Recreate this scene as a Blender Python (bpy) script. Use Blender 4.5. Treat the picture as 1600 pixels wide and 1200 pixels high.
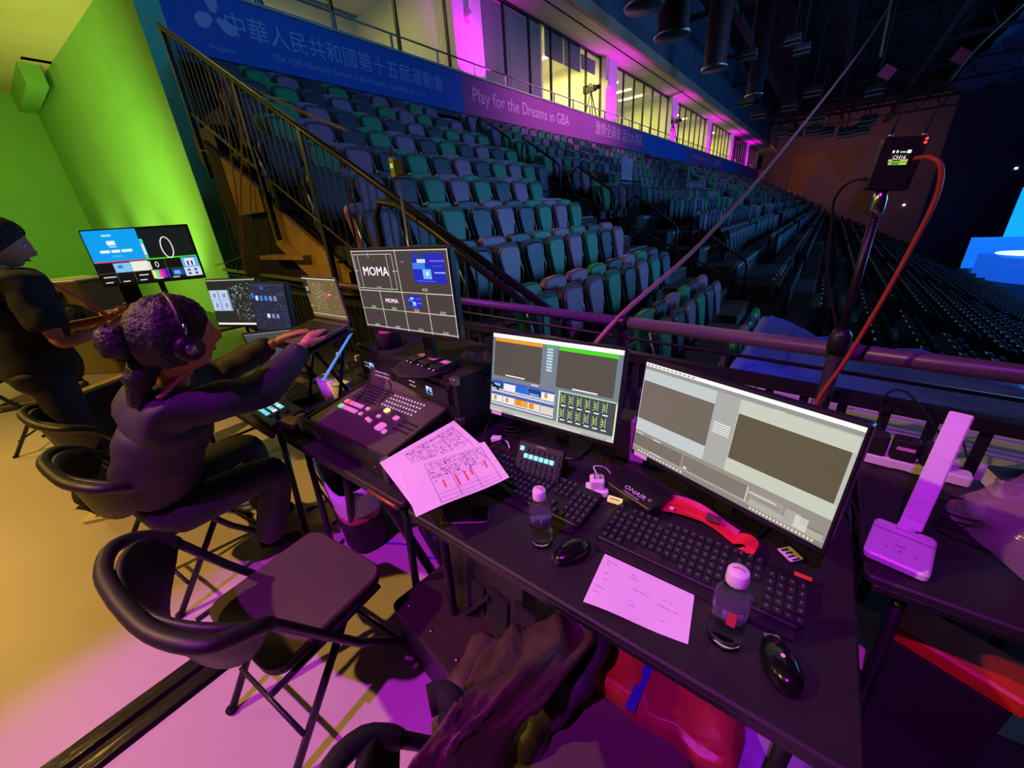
import bpy, bmesh, math, random
from mathutils import Vector, Matrix, Euler
random.seed(7)
for o in list(bpy.data.objects): bpy.data.objects.remove(o)
S = bpy.context.scene; COL = S.collection
V = Vector; PI = math.pi
def lin(c):
    return tuple((v/255/12.92 if v/255 <= .04045 else ((v/255+.055)/1.055)**2.4) for v in c)
# ------------------------------------------------------------ camera
RM = Matrix(((.7964,-.1911,.5738),(.6012,.3526,-.7171),(-.0653,.9161,.3957)))
H = 1.62
def ortho():
    nad = V((100,-1390,-600)).normalized(); up = -nad
    y = V((505,303,-600)); y = (y-up*y.dot(up)).normalized(); x = y.cross(up)
    return Matrix((x,y,up))
RM = ortho()
cam = bpy.data.cameras.new('camera'); co = bpy.data.objects.new('camera', cam); COL.objects.link(co)
cam.sensor_width = 36; cam.lens = 13.5; cam.clip_start = .02; cam.clip_end = 400
co.matrix_world = Matrix.Translation((0,0,H)) @ RM.to_4x4()
S.camera = co
def ray(px,py): return RM @ V((px-800,600-py,-600))
def atz(px,py,z): d = ray(px,py); return V((0,0,H))+d*((z-H)/d.z)
def aty(px,py,y): d = ray(px,py); return V((0,0,H))+d*(y/d.y)
def atx(px,py,x): d = ray(px,py); return V((0,0,H))+d*(x/d.x)
# ------------------------------------------------------------ world, lights, exposure
S.view_settings.view_transform = 'Standard'; S.view_settings.look = 'None'
S.view_settings.gamma = 1; S.view_settings.use_curve_mapping = False
S.view_settings.exposure = 0
W = bpy.data.worlds.new('hall'); S.world = W; W.use_nodes = True
W.node_tree.nodes['Background'].inputs[0].default_value = (.02,.035,.10,1)
W.node_tree.nodes['Background'].inputs[1].default_value = .055
def light(name, kind, loc, tgt, power, color, size=.2, **k):
    l = bpy.data.lights.new(name, kind); l.energy = power; l.color = color
    if kind == 'AREA':
        l.shape = 'RECTANGLE'; l.size = size; l.size_y = k.get('sy', size)
        if 'spread' in k: l.spread = k['spread']
    else: l.shadow_soft_size = size
    if kind == 'SPOT': l.spot_size = k.get('angle',1.2); l.spot_blend = k.get('blend',.4)
    o = bpy.data.objects.new(name, l); COL.objects.link(o); o.location = loc
    o.rotation_euler = (V(tgt)-V(loc)).to_track_quat('-Z','Y').to_euler()
    return o
MAG = (.62,.022,1.0)
light('magenta_stage_spot','SPOT',(-.45,-4.6,9),(-1.15,.78,.4),3900,MAG,.10,angle=.50,blend=.85)
light('amber_room_lamp','SPOT',(-4.1,-2.7,4.9),(-3.0,-.2,0),900,(1,.58,.12),.07,angle=1.5,blend=.7)
light('amber_room_lamp_far','SPOT',(-11,-2.5,4.9),(-9,-.5,0),520,(1,.60,.13),.3,angle=2.0,blend=.6)
light('amber_ceiling_wash','AREA',(-11,-1.5,2.6),(-13,0,5.4),50,(1,.68,.18),1.5,sy=2)
for gx,gp in ((-10.2,120),(-12.4,150),(-14.9,120)):
    light('green_wall_uplight','SPOT',(gx,1.75,-.0 if False else .25),(gx+.25,2.65,2.6),gp*1.35,(.80,1,.26),.12,angle=1.15,blend=1)
light('green_wash','AREA',(-9.5,.2,3.0),(-15,2.2,1.6),85,(.50,1,.14),1.2,sy=1)
light('blue_stage_glow','AREA',(24,34,6),(-4,8,1),3300,(.08,.35,1),10,sy=6)
light('cyan_floor_glow','AREA',(9,16,2),(-2,9,0),170,(.25,.65,1),3,sy=3)
light('violet_seat_fill','AREA',(.5,6.0,7.0),(-2.5,6.2,1.0),30,(.62,.55,1),2,sy=2,spread=1.5)  # unseen area light added for the seats
light('violet_far_light','AREA',(1,18,9),(-6,24,3),150,(.35,.5,1),4,sy=4)
light('blue_banner_wash','AREA',(-4,4,6.2),(-8.9,6,5),30,(.13,.55,1),2,sy=1)
light('pink_banner_fill','AREA',(-5.9,16,6.6),(-8.9,16,4.9),90,(1,.36,.85),8,sy=.6,spread=1.7)  # unseen area light added to tint the magenta banners

# ------------------------------------------------------------ materials
MATS = {}
def mat(name, rgb, rough=.6, metal=0, var=.12, scale=20, bump=0, emit=0, spec=.5, trans=0, alpha=1, coat=0, stretch=None):
    if name in MATS: return MATS[name]
    m = bpy.data.materials.new(name); m.use_nodes = True; nt = m.node_tree; b = nt.nodes['Principled BSDF']
    c = lin(rgb)
    b.inputs['Base Color'].default_value = (*c,1)
    b.inputs['Roughness'].default_value = rough; b.inputs['Metallic'].default_value = metal
    b.inputs['Specular IOR Level'].default_value = spec
    if trans: b.inputs['Transmission Weight'].default_value = trans; b.inputs['IOR'].default_value = 1.33
    if alpha < 1: b.inputs['Alpha'].default_value = alpha
    if coat: b.inputs['Coat Weight'].default_value = coat
    if emit:
        b.inputs['Emission Color'].default_value = (*c,1); b.inputs['Emission Strength'].default_value = emit
    if var or bump:
        tc = nt.nodes.new('ShaderNodeTexCoord'); n = nt.nodes.new('ShaderNodeTexNoise')
        n.inputs['Scale'].default_value = scale; n.inputs['Detail'].default_value = 4
        if stretch:
            mp = nt.nodes.new('ShaderNodeMapping'); mp.inputs['Scale'].default_value = stretch
            nt.links.new(tc.outputs['Object'], mp.inputs[0]); nt.links.new(mp.outputs[0], n.inputs['Vector'])
        else: nt.links.new(tc.outputs['Object'], n.inputs['Vector'])
        if var and not emit:
            r = nt.nodes.new('ShaderNodeValToRGB')
            r.color_ramp.elements[0].position=.3; r.color_ramp.elements[1].position=.7
            r.color_ramp.elements[0].color = (*[v*(1-var) for v in c],1)
            r.color_ramp.elements[1].color = (*[min(1,v*(1+var)) for v in c],1)
            nt.links.new(n.outputs['Fac'], r.inputs[0]); nt.links.new(r.outputs[0], b.inputs['Base Color'])
        if bump:
            bp = nt.nodes.new('ShaderNodeBump'); bp.inputs['Strength'].default_value = bump; bp.inputs['Distance'].default_value=.02
            nt.links.new(n.outputs['Fac'], bp.inputs['Height']); nt.links.new(bp.outputs[0], b.inputs['Normal'])
    MATS[name] = m; return m
def attr_mat(name, emit, rough=.35):
    m = bpy.data.materials.new(name); m.use_nodes = True; nt = m.node_tree; b = nt.nodes['Principled BSDF']
    a = nt.nodes.new('ShaderNodeAttribute'); a.attribute_name = 'Col'
    if emit:
        b.inputs['Base Color'].default_value = (.01,.01,.01,1); b.inputs['Roughness'].default_value = rough
        nt.links.new(a.outputs['Color'], b.inputs['Emission Color']); b.inputs['Emission Strength'].default_value = emit
    else:
        nt.links.new(a.outputs['Color'], b.inputs['Base Color']); b.inputs['Roughness'].default_value = .7
    return m
SCR = attr_mat('screen_glow', 1.0); PRINT = attr_mat('printed_surface', 0)
BLK = mat('black_plastic',(26,24,28),.42,var=.1); BLKR = mat('rough_black',(22,21,24),.75,var=.2,scale=60)
BLKM = mat('black_powder_metal',(34,32,38),.38,metal=.3,var=.1); CHR = mat('chrome',(200,200,205),.22,metal=1,var=0)
STEEL = mat('brushed_steel',(150,150,155),.35,metal=.9,var=.1,scale=80)
WHT = mat('white_plastic',(235,232,232),.4,var=.03); PAPER = mat('white_paper',(245,243,240),.8,var=.02)
RUB = mat('black_rubber',(14,14,15),.85,var=.1)

# ------------------------------------------------------------ geometry helpers
class MB:
    def __init__(s): s.v=[]; s.f=[]; s.mi=[]; s.c=[]; s.sm=[]
    def add(s, vs, fs, mi=0, col=None, M=None, smooth=False):
        n=len(s.v)
        for p in vs:
            p=V(p); s.v.append(M@p if M else p)
        for f in fs: s.f.append([n+i for i in f]); s.mi.append(mi); s.c.append(col); s.sm.append(smooth)
        return s
    def box(s, c, d, mi=0, M=None, col=None, taper=1):
        x,y,z=[k/2 for k in d]; cx,cy,cz=c
        vs=[(cx+a*x*(taper if e>0 else 1),cy+b*y*(taper if e>0 else 1),cz+e*z) for e in (-1,1) for a,b in ((-1,-1),(1,-1),(1,1),(-1,1))]
        return s.add(vs,[(3,2,1,0),(4,5,6,7),(0,1,5,4),(1,2,6,5),(2,3,7,6),(3,0,4,7)],mi,col,M)
    def bbox(s, c, d, r=.01, n=3, M=None, mi=0, axis=2):
        # box with rounded vertical corners and a small edge chamfer
        x,y,z=[k/2 for k in d]
        if axis==0: perm=lambda p:(p[2],p[0],p[1]); X,Y,Z=y,z,x
        elif axis==1: perm=lambda p:(p[0],p[2],p[1]); X,Y,Z=x,z,y
        else: perm=lambda p:p; X,Y,Z=x,y,z
        r=min(r,X*.98,Y*.98)
        def ring(zz,ins):
            out=[]
            for k,(sx,sy) in enumerate(((1,1),(-1,1),(-1,-1),(1,-1))):
                for i in range(n+1):
                    a=(k+i/n)*PI/2
                    out.append((sx*(X-r)+(r-ins)*math.cos(a),sy*(Y-r)+(r-ins)*math.sin(a),zz))
            return out
        ch=min(r*.4,Z*.4); rings=[ring(-Z,ch),ring(-Z+ch,0),ring(Z-ch,0),ring(Z,ch)]
        vs=[];N=len(rings[0])
        for R_ in rings: vs+= [tuple(a+b for a,b in zip(perm(p),c)) for p in R_]
        fs=[]
        for k in range(3):
            for i in range(N): j=(i+1)%N; fs.append((k*N+i,k*N+j,(k+1)*N+j,(k+1)*N+i))
        fs.append(tuple(range(3*N,4*N))); fs.append(tuple(range(N-1,-1,-1)))
        return s.add(vs,fs,mi,None,M)
    def tube(s, pts, r, n=8, mi=0, M=None, caps=True, flat=None):
        pts=[V(p) for p in pts]; rs=r if isinstance(r,(list,tuple)) else [r]*len(pts)
        vs=[];fs=[]; up=None
        for i,p in enumerate(pts):
            t=(pts[min(i+1,len(pts)-1)]-pts[max(i-1,0)])
            t=t.normalized() if t.length>1e-9 else V((0,0,1))
            if up is None:
                up=V((0,0,1)) if abs(t.z)<.9 else V((1,0,0))
            a=t.cross(up); a=a.normalized() if a.length>1e-6 else V((1,0,0)); b=a.cross(t).normalized(); up=b
            for k in range(n):
                w=2*PI*k/n; q=(a*math.cos(w)*(flat or 1)+b*math.sin(w))*rs[i]; vs.append(p+q)
        for i in range(len(pts)-1):
            for k in range(n): l=(k+1)%n; fs.append((i*n+k,i*n+l,(i+1)*n+l,(i+1)*n+k))
        if caps: fs.append(tuple(range(n-1,-1,-1))); fs.append(tuple((len(pts)-1)*n+k for k in range(n)))
        return s.add(vs,fs,mi,None,M,True)
    def lathe(s, prof, n=20, c=(0,0,0), mi=0, M=None, ribs=0):
        vs=[];fs=[]
        for (r,z) in prof:
            for k in range(n):
                w=2*PI*k/n; rr=r*(1+ribs*(k%2)); vs.append((c[0]+rr*math.cos(w),c[1]+rr*math.sin(w),c[2]+z))
        for i in range(len(prof)-1):
            for k in range(n): l=(k+1)%n; fs.append((i*n+k,i*n+l,(i+1)*n+l,(i+1)*n+k))
        if prof[0][0]>1e-5: fs.append(tuple(range(n-1,-1,-1)))
        if prof[-1][0]>1e-5: fs.append(tuple((len(prof)-1)*n+k for k in range(n)))
        return s.add(vs,fs,mi,None,M,True)
    def prism(s, poly, a, b, axis=2, mi=0, M=None):
        n=len(poly)
        def P(p,h): return (p[0],p[1],h) if axis==2 else ((p[0],h,p[1]) if axis==1 else (h,p[0],p[1]))
        vs=[P(p,a) for p in poly]+[P(p,b) for p in poly]
        fs=[tuple(range(n-1,-1,-1)),tuple(range(n,2*n))]+[(i,(i+1)%n,n+(i+1)%n,n+i) for i in range(n)]
        return s.add(vs,fs,mi,None,M)
    def build(s, name, mats, parent=None, label=None, fix=True):
        me=bpy.data.meshes.new(name); me.from_pydata([tuple(v) for v in s.v],[],s.f)
        for m in (mats if isinstance(mats,(list,tuple)) else [mats]): me.materials.append(m)
        for p,i,sm in zip(me.polygons,s.mi,s.sm): p.material_index=i; p.use_smooth=sm
        if any(c is not None for c in s.c):
            ca=me.color_attributes.new('Col','FLOAT_COLOR','CORNER')
            for p,c in zip(me.polygons,s.c):
                for li in p.loop_indices: ca.data[li].color=(*(c or (0,0,0)),1)
        elif fix:
            bm=bmesh.new(); bm.from_mesh(me); bmesh.ops.recalc_face_normals(bm,faces=bm.faces); bm.to_mesh(me); bm.free()
        o=bpy.data.objects.new(name,me); COL.objects.link(o); o.parent=parent
        if label: o['label']=label
        return o
def thing(name,label,cat,loc=(0,0,0),rz=0,group=None,rot=None):
    o=bpy.data.objects.new(name,None); COL.objects.link(o); o.location=loc
    o.rotation_euler=rot or (0,0,rz); o.empty_display_size=.05
    return tag(o,label,cat,group)
def tag(o,label,cat,group=None,kind=None):
    o['label']=label; o['category']=cat
    if group: o['group']=group
    if kind: o['kind']=kind
    return o
def struct(name,mb,m,parent=None):
    o=mb.build(name,m,parent)
    if not parent: o['kind']='structure'
    return o
def dup(root,loc,rz,label=None):
    r=root.copy(); COL.objects.link(r); r.location=loc; r.rotation_euler=(0,0,rz)
    if label: r['label']=label
    for ch in list(root.children):
        c=ch.copy(); COL.objects.link(c); c.parent=r
        for g in list(ch.children):
            d=g.copy(); COL.objects.link(d); d.parent=c
    return r
def inst(me_obj,name,parent,M):
    o=bpy.data.objects.new(name,me_obj.data); COL.objects.link(o); o.parent=parent; o.matrix_local=M; return o
def text(name,body,size,m,parent,M,align='CENTER',ext=.0006,sx=1):
    cu=bpy.data.curves.new(name,'FONT'); cu.body=body; cu.size=size; cu.align_x=align; cu.align_y='CENTER'; cu.extrude=ext; cu.resolution_u=2
    t=bpy.data.objects.new(name,cu); COL.objects.link(t)
    dg=bpy.context.evaluated_depsgraph_get(); me=bpy.data.meshes.new_from_object(t.evaluated_get(dg)); bpy.data.objects.remove(t)
    me.name=name; me.materials.clear(); me.materials.append(m)
    for v in me.vertices: v.co.x*=sx
    o=bpy.data.objects.new(name,me); COL.objects.link(o); o.parent=parent; o.matrix_local=M; return o
def curvep(pts,n=6):
    P=[V(p) for p in pts]; out=[]
    for i in range(len(P)-1):
        p0=P[max(i-1,0)];p1=P[i];p2=P[i+1];p3=P[min(i+2,len(P)-1)]
        for k in range(n):
            t=k/n; out.append(.5*((2*p1)+(p2-p0)*t+(2*p0-5*p1+4*p2-p3)*t*t+(3*p1-p0-3*p2+p3)*t**3))
    out.append(P[-1]); return out
def cable(name,pts,r,m,label,n=6,cat='cable'):
    return tag(MB().tube(curvep(pts,n),r,6).build(name,m),label,cat)
ROTX=lambda a:Matrix.Rotation(a,4,'X'); ROTY=lambda a:Matrix.Rotation(a,4,'Y'); ROTZ=lambda a:Matrix.Rotation(a,4,'Z'); TR=lambda *p:Matrix.Translation(p)
def vfy():  # matrix for text lying on a vertical face looking to -Y
    return ROTX(PI/2)

# ------------------------------------------------------------ the setting
FLOOR=mat('floor_vinyl',(196,182,172),.42,var=.07,scale=1.3,bump=.02)
fp=[(-18,-6),(3.2,-6),(3.2,1.46),(-8.9,2.70),(-17.6,2.35),(-18,2.3)]
struct('floor',MB().prism(fp,-.16,0),FLOOR)
WALLG=mat('green_lit_paint',(140,205,115),.75,var=.05,scale=2,bump=.03)
struct('wall_green',MB().prism([(-17.3,2.28),(-8.9,2.72),(-8.9,3.06),(-17.3,2.62)],-.2,5.4),WALLG)
struct('trim_20',MB().prism([(-8.9,2.72),(-8.87,2.72),(-8.87,3.06),(-8.9,3.06)],0,5.4),mat('teal_light_tint',(90,190,160),.75))  # thin slab whose colour holds the teal light spill on the wall end
struct('wall_back',MB().box((-17.45,-1.8,2.6),(.3,8.4,5.6)),WALLG)
struct('ceiling',MB().prism([(-17.4,-6),(-1.14,-6),(-1.14,1.85),(-8.9,2.74),(-17.3,2.3)],5.4,5.7),mat('ceiling_plaster',(225,205,165),.85,var=.04,scale=1.5))
struct('trim_1',MB().box((-15.9,2.12,5.2),(2.8,.34,.4)),WALLG)
struct('wall_stair_side',MB().prism([(-8.9,2.75),(-8.75,2.75),(-8.75,3.05),(-8.9,3.05)],5.4,9.5),mat('dark_paint',(40,48,60),.8))
# stand terraces
CON=mat('stand_deck',(42,44,52),.7,var=.2,scale=4,bump=.1); DARK=mat('void_black',(12,12,16),.9,var=.1)
def RX(n): return -1.15-.8*n
def TZ(n): return -.19+.413*n
ST=thing('tiered_stand','dark stepped seating stand rising from the lower bowl to the club banner','stand',(0,0,0))
for n in range(-13,11):
    x0=RX(n)-.4; x1=RX(n)+.4; z=TZ(n)
    segs=[(2.45 if n>-2 else 4.6,6.95),(10.6,79)] if n<5 else [(3.1 if n>8 else 2.6,79)]
    if n<-1: segs=[(4.6,79)]
    if n>=-1 and n<0: segs=[(4.6,6.95),(8.2,79)]
    for a,b in segs:
        m=MB().box(((x0+x1)/2,(a+b)/2,z-.21),(.8,b-a,.42)); m.build('step_deck',CON,ST)
EDGE=mat('pale_step_edge',(150,155,165),.5,var=.1)
for n in range(-1,6):
    MB().box((RX(n)+.41,4.7 if n<5 else 5.4,TZ(n)-.06),(.02,4.3 if n<5 else 5.4,.07)).build('step_edge',EDGE,ST)
    if n<5: MB().box((RX(n)+.41,20,TZ(n)-.06),(.02,18,.06)).build('step_edge',EDGE,ST)
# near end of the stand: side cheeks, the yellow room light put into their colour
CHEEK=mat('cheek_board_yellow_lit',(150,120,62),.75,var=.15,scale=5,bump=.05)
ch=MB(); y=2.34
for a in ([(343,250),(475,372),(475,420),(400,333),(345,332)],):
    pass
ST2=thing('stand_side_stringer','boards carrying yellow room light in their colour, closing the near end of the stand behind the laptops','stringer',(0,y,0))
for poly in ([(-6.45,2.60),(-5.62,2.16),(-5.62,1.90),(-6.45,1.90)],[(-5.55,2.06),(-4.02,1.20),(-4.02,.95),(-4.6,.95),(-5.55,1.5)]):
    MB().prism(poly,0,.05,axis=1).build('side_board',CHEEK,ST2)
MB().box((-5.35,.03,1.36),(1.2,.25,.05)).build('landing_edge',CHEEK,ST2)
MB().prism([(-7.15,-.15),(-2.2,-.15),(-2.2,.2),(-7.15,2.9)],.1,.16,axis=1).build('back_board',DARK,ST2)
# rail line at the edge of the deck
def raily(x): return 1.81-.0985*(x+0.0)
RA=math.atan(-.0985)
PURP=mat('painted_rail_tube',(96,70,112),.36,metal=.2,var=.05)
GR=thing('guard_rail','long round-topped guard rail with flat bars between the desks and the stand','railing',(0,0,0))
def rp(x,z,dy=0): return V((x,raily(x)+dy,z))
MB().tube([rp(-8.88,1.09),rp(-.76,1.09)],.029,12).build('top_rail',PURP,GR)
MB().tube([rp(-.74,1.09),rp(2.4,1.09)],.031,12).build('top_rail',PURP,GR)
MB().tube([rp(-.79,1.09),rp(-.71,1.09)],.034,12).build('rail_joint',BLKM,GR)
MB().tube([rp(-8.88,1.01),rp(2.4,1.01)],.008,6).build('wire_rail',BLKM,GR)
lo=MB(); a=rp(-8.88,.915); b=rp(2.4,.915)
MB().add([a+V((0,-.022,-.024)),b+V((0,-.022,-.024)),b+V((0,.022,-.024)),a+V((0,.022,-.024)),a+V((0,-.022,.024)),b+V((0,-.022,.024)),b+V((0,.022,.024)),a+V((0,.022,.024))],[(3,2,1,0),(4,5,6,7),(0,1,5,4),(1,2,6,5),(2,3,7,6),(3,0,4,7)]).build('flat_rail',BLKM,GR)
bar=MB().box((0,0,.445),(.030,.010,.88)).build('flat_bar',BLKM,GR); bar.matrix_local=TR(*rp(-8.7,0))@ROTZ(RA)
for i in range(1,92):
    x=-8.7+i*.12; inst(bar,'flat_bar',GR,TR(*rp(x,0))@ROTZ(RA))
for x in (-7,-4.6,-2.2,-.74,1.7):
    MB().box(rp(x,.54),(.05,.03,1.07)).build('rail_post',BLKM,GR)
# pale kerb wall behind the bars
KERB=mat('white_kerb_board',(205,200,205),.7,var=.06,scale=3)
kb=MB(); 
KW=thing('board_ledge','low ledge of pale boards just beyond the guard rail bars, right half','ledge')
for i in range(14):
    x=-.62+i*.24; p=rp(x+.117,.70,.275)
    MB().box((0,0,0),(.234,.46,.04)).build('board',KERB,KW).matrix_local=TR(*p)@ROTZ(RA)
# blue tarpaulin over the stand beyond the rail
BLUE=mat('blue_tarpaulin',(60,84,225),.45,var=.15,scale=2,bump=.3)
g=MB(); nx,ny=26,14; vs=[];fs=[]
for j in range(ny):
    for i in range(nx):
        u=i/(nx-1); v=j/(ny-1); x=-.42+2.2*u; yy=2.36+v*(2.7-1.8*u**1.2)
        z=.55-.06*u+.10*math.sin(u*9+v*3)*v*.5+.05*math.sin(v*11+u*4)-.35*max(0,v-.86)*6
        z+= .03*math.sin(37*u*v+5*v)
        if i==0: z-=.3
        vs.append((x,yy,z))
for j in range(ny-1):
    for i in range(nx-1): a=j*nx+i; fs.append((a,a+1,a+nx+1,a+nx))
o=MB().add(vs,fs,smooth=True).build('tarpaulin',BLUE); tag(o,'blue tarpaulin draped over seats just beyond the guard rail','tarpaulin')
so=o.modifiers.new('s','SOLIDIFY'); so.thickness=.01

# club level --------------------------------------------------------
XB=-8.9
BAN={'blue':mat('blue_banner_cloth',(38,88,190),.8,var=.05,scale=2),'pink':mat('magenta_banner_cloth',(150,70,150),.8,var=.06,scale=2)}
TXT=mat('pale_banner_print',(150,160,215),.8,var=0)
def banner(y0,y1,k,label):
    t=thing('banner',label,'banner',(XB,y0,4.47),0)
    MB().box((-.02,(y1-y0)/2,.465),(.04,y1-y0-.01,.93)).build('banner_sheet',BAN[k],t); return t
b1=banner(2.8,9.83,'blue','long blue games banner with emblem above the nearest seats')
b2=banner(9.83,16.9,'pink','magenta banner reading Play for the Dreams in GBA')
b3=banner(16.9,24.3,'pink','magenta banner with Chinese slogan right of the English slogan')
b4=banner(24.3,33,'blue','light blue blank banner past the Chinese slogan')
b5=banner(33,46,'pink','small magenta banner with faint print beyond the blue one')
b6=banner(46,53,'blue','distant short blue banner near the end of the club level')
b7=banner(53,78,'pink','last magenta banner at the far end of the club level')
BT=lambda y,z:TR(.004,y,z)@ROTZ(PI/2)@ROTX(PI/2)
text('banner_lettering','中華人民共和國第十五屆運動會',.37,TXT,b1,BT(3.72,.53))
text('banner_lettering','The 15th National Games of the People\'s Republic of China',.155,TXT,b1,BT(3.72,.22))
lg=MB()
for k in range(3):
    a0=k*2*PI/3+PI/2
    pts=[]
    for i in range(12):
        t_=i/11; pts.append((a0-.75+1.3*t_,.06+.30*math.sin(PI*t_)**.6*(.75+.35*t_)))
    inner=[(a0+.55-1.3*i/7,.05) for i in range(8)]
    lg.prism([(1.0+r_*math.cos(a_),.60+r_*math.sin(a_)) for a_,r_ in pts+inner],.003,.008,axis=0)
lg.build('banner_emblem',TXT,b1)
text('banner_lettering','the games',.1,TXT,b1,BT(1.0,.16))
text('banner_lettering','Play for the Dreams in GBA',.50,mat('pink_banner_print',(215,170,215),.8,var=0),b2,BT(3.25,.5))
text('banner_lettering','激情全運會 活力大灣區',.56,MATS['pink_banner_print'],b3,BT(4.2,.52))
text('banner_lettering','Play for the Dreams in GBA',.45,MATS['pink_banner_print'],b5,BT(4.0,.5))
text('banner_lettering','激情全運會',.55,MATS['pink_banner_print'],b5,BT(10.2,.5))
SLAB=mat('club_slab',(60,62,70),.8)
struct('trim_2',MB().box((XB-1.5,41.4,5.4-.55),(2.9,77,1.0)),SLAB)
struct('trim_3',MB().box((XB-.02,41.4,5.43),(.10,77,.05)),mat('pale_coping',(165,160,150),.6))
light('end_wall_fill','AREA',(-1,68,6),(-1,79,4),260,(1,.45,.42),6,sy=4)  # unseen area light added to brighten the far end wall
PR=thing('club_parapet_rail','thin metal rail along the top of the banners','railing',(XB,0,5.45))
MB().tube([(0,3,.28),(0,79,.28)],.02,6).build('top_rail',STEEL,PR)
pp=MB().box((0,0,.14),(.03,.06,.28)).build('rail_post',STEEL,PR); pp.location=(0,3.2,0)
for i in range(1,52): inst(pp,'rail_post',PR,TR(0,3.2+i*1.45,0))
SOF=mat('soffit_plaster',(225,215,190),.7,var=.03,scale=1)
struct('ceiling_club_soffit',MB().box((-11.0,41,8.18),(5.4,78,.16)),SOF)
struct('trim_4',MB().box((-8.22,41,8.28),(.16,78,.42)),mat('fascia_board',(190,150,120),.7,var=.05))
struct('trim_5',MB().box((-8.75,41,8.092),(.05,78,.02)),BLKR)
struct('wall_upper',MB().box((-8.45,41,10.4),(.3,78,4.0)),mat('upper_wall_panel',(70,85,105),.8,var=.25,scale=1.2))
CW=mat('club_room_wall',(225,222,185),.8,var=.04,scale=2)
struct('wall_club_back',MB().box((-14.2,41,6.8),(.2,78,2.8)),CW)
PIL=mat('white_pillar_paint',(225,215,225),.6,var=.03)
FR=mat('dark_window_frame',(40,40,44),.4,metal=.4)
GL=mat('clear_glass',(240,250,250),.03,var=0,alpha=.12,spec=.6)
DG=mat('dark_blind',(32,32,42),.5,var=.2,scale=6)
LAMP=mat('ceiling_lamp_glow',(255,246,150),.5,var=0,emit=9)
prev=3.0
for i in range(7):
    p0=10.3+10*i if i<6 else 72; p1=p0+1.25
    w=struct('window_%d'%(i+1),MB().box((-9.7,(prev+p0)/2,5.45),(.1,p0-prev,.1)).box((-9.7,(prev+p0)/2,8.06),(.1,p0-prev,.08)),FR)
    nm=4 if i==0 else 6
    for k in range(nm+1):
        MB().box((-9.7,prev+(p0-prev)*k/nm,6.75),(.09,.06,2.6)).build('mullion',FR,w)
    for k in range(nm):
        a=prev+(p0-prev)*k/nm; MB().box((-9.72,a+(p0-prev)/nm/2,6.75),(.012,(p0-prev)/nm-.06,2.5)).build('pane',GL,w)
    struct('wall_club_partition_%d'%(i+1),MB().box((-12.0,p0+.6,6.75),(4.2,1.0,2.7)),CW)
    if i<6:
        struct('trim_%d'%(6+i),MB().box((-9.66,(p0+p1)/2,6.75),(.5,p1-p0,2.7)),PIL)
        e=light('pillar_uplight','SPOT',(-8.95,(p0+p1)/2,5.5),(-9.5,(p0+p1)/2,7.4),(420,330,330,380,420,460)[i],(.85,.0,1),.08,angle=2.3,blend=1)
    # ceiling lamps in each room
    if i in (0,2,3,4,1):
        rows=((prev+1.2,p0-1),) 
        L=thing('strip_lamp_row',('strip lamps on the club room ceiling behind the first windows','strip lamps on the ceiling of the second club room','strip lamps on the ceiling of the third club room','strip lamps on the ceiling of the fourth club room','strip lamps on the ceiling of the fifth club room')[i],'ceiling lamp',(-11.4,0,8.072))
        ys=[prev+1+k*1.9 for k in range(int((p0-prev-.5)/1.9))]
        if i==1: ys=[q for q in ys if q>16.2]
        for q in ys: MB().box((0,q,0),(1.5,.16,.05)).build('lamp_diffuser',LAMP,L)
        light('club_room_light','AREA',(-11.5,(prev+p0)/2 if i!=1 else 18,7.9),(-11.5,(prev+p0)/2 if i!=1 else 18,5),(85,400,400,400,400)[i],(1,.93,.24),2.5,sy=(p0-prev)*.7 if i!=1 else 3.2)
    else:
        light('club_room_light','AREA',(-11.5,(prev+p0)/2,7.9),(-11.5,(prev+p0)/2,5),60,(.95,.10,.85),2.5,sy=6)
    prev=p1
struct('wall_club_partition_8',MB().box((-12.0,15.6,6.75),(4.2,.1,2.7)),CW)
bl=thing('dark_blinds','dark closed blinds covering the panes right of the first lit pillar','blind',(-9.95,11.6,5.5))
for k in range(2): MB().box((0,1.0+k*1.95,1.25),(.04,1.85,2.5)).build('blind_panel',DG,bl)
rb=thing('roller_blind','dark roller blind half lowered over the lit second window','blind',(-9.85,15.7,7.25))
for k in range(3): MB().box((0,.75+k*1.45,.42),(.04,1.35,.85 if k<2 else .5)).build('blind_panel',DG,rb)
for i,(yy,lab) in enumerate(((10.9,'white wall lamp on the nearest magenta pillar'),(20.4,'white lamp hung on the second magenta pillar'))):
    t=thing('dome_lamp',lab,'lamp',(-9.36,yy,7.0))
    MB().lathe([(.03,.22),(.10,.14),(.11,0),(.08,-.1),(.0,-.15)],14).build('dome',WHT,t); MB().tube([(0,0,.2),(0,0,1.0)],.012,6).build('hanger',STEEL,t)
# stuff on the club terrace: cameras, people silhouettes as equipment
def videocam(loc,lab,s=1,rz=0):
    t=thing('video_camera',lab,'camera',loc,rz)
    MB().box((0,0,1.15*s),(.5*s,.2*s,.22*s)).build('camera_body',BLK,t)
    MB().tube([(.25*s,0,1.15*s),(.5*s,0,1.13*s)],.09*s,12).build('lens',BLKR,t)
    MB().box((-.1*s,0,1.34*s),(.24*s,.05*s,.05*s)).build('top_handle',BLK,t)
    MB().box((-.35*s,0,1.2*s),(.15*s,.22*s,.3*s)).build('battery',BLKR,t)
    for k in range(3):
        a=k*2.09; MB().tube([(0,0,1.04*s),(.35*math.cos(a)*s,.35*math.sin(a)*s,0)],.025*s,6).build('leg',BLKM,t)
    return t
videocam((-9.25,4.75,5.45),'black broadcast camera on the terrace above the blue banner',.62,-.4)
videocam((-9.3,30.5,5.45),'black camera on the terrace by the third magenta pillar',1.1,-.3)
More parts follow.
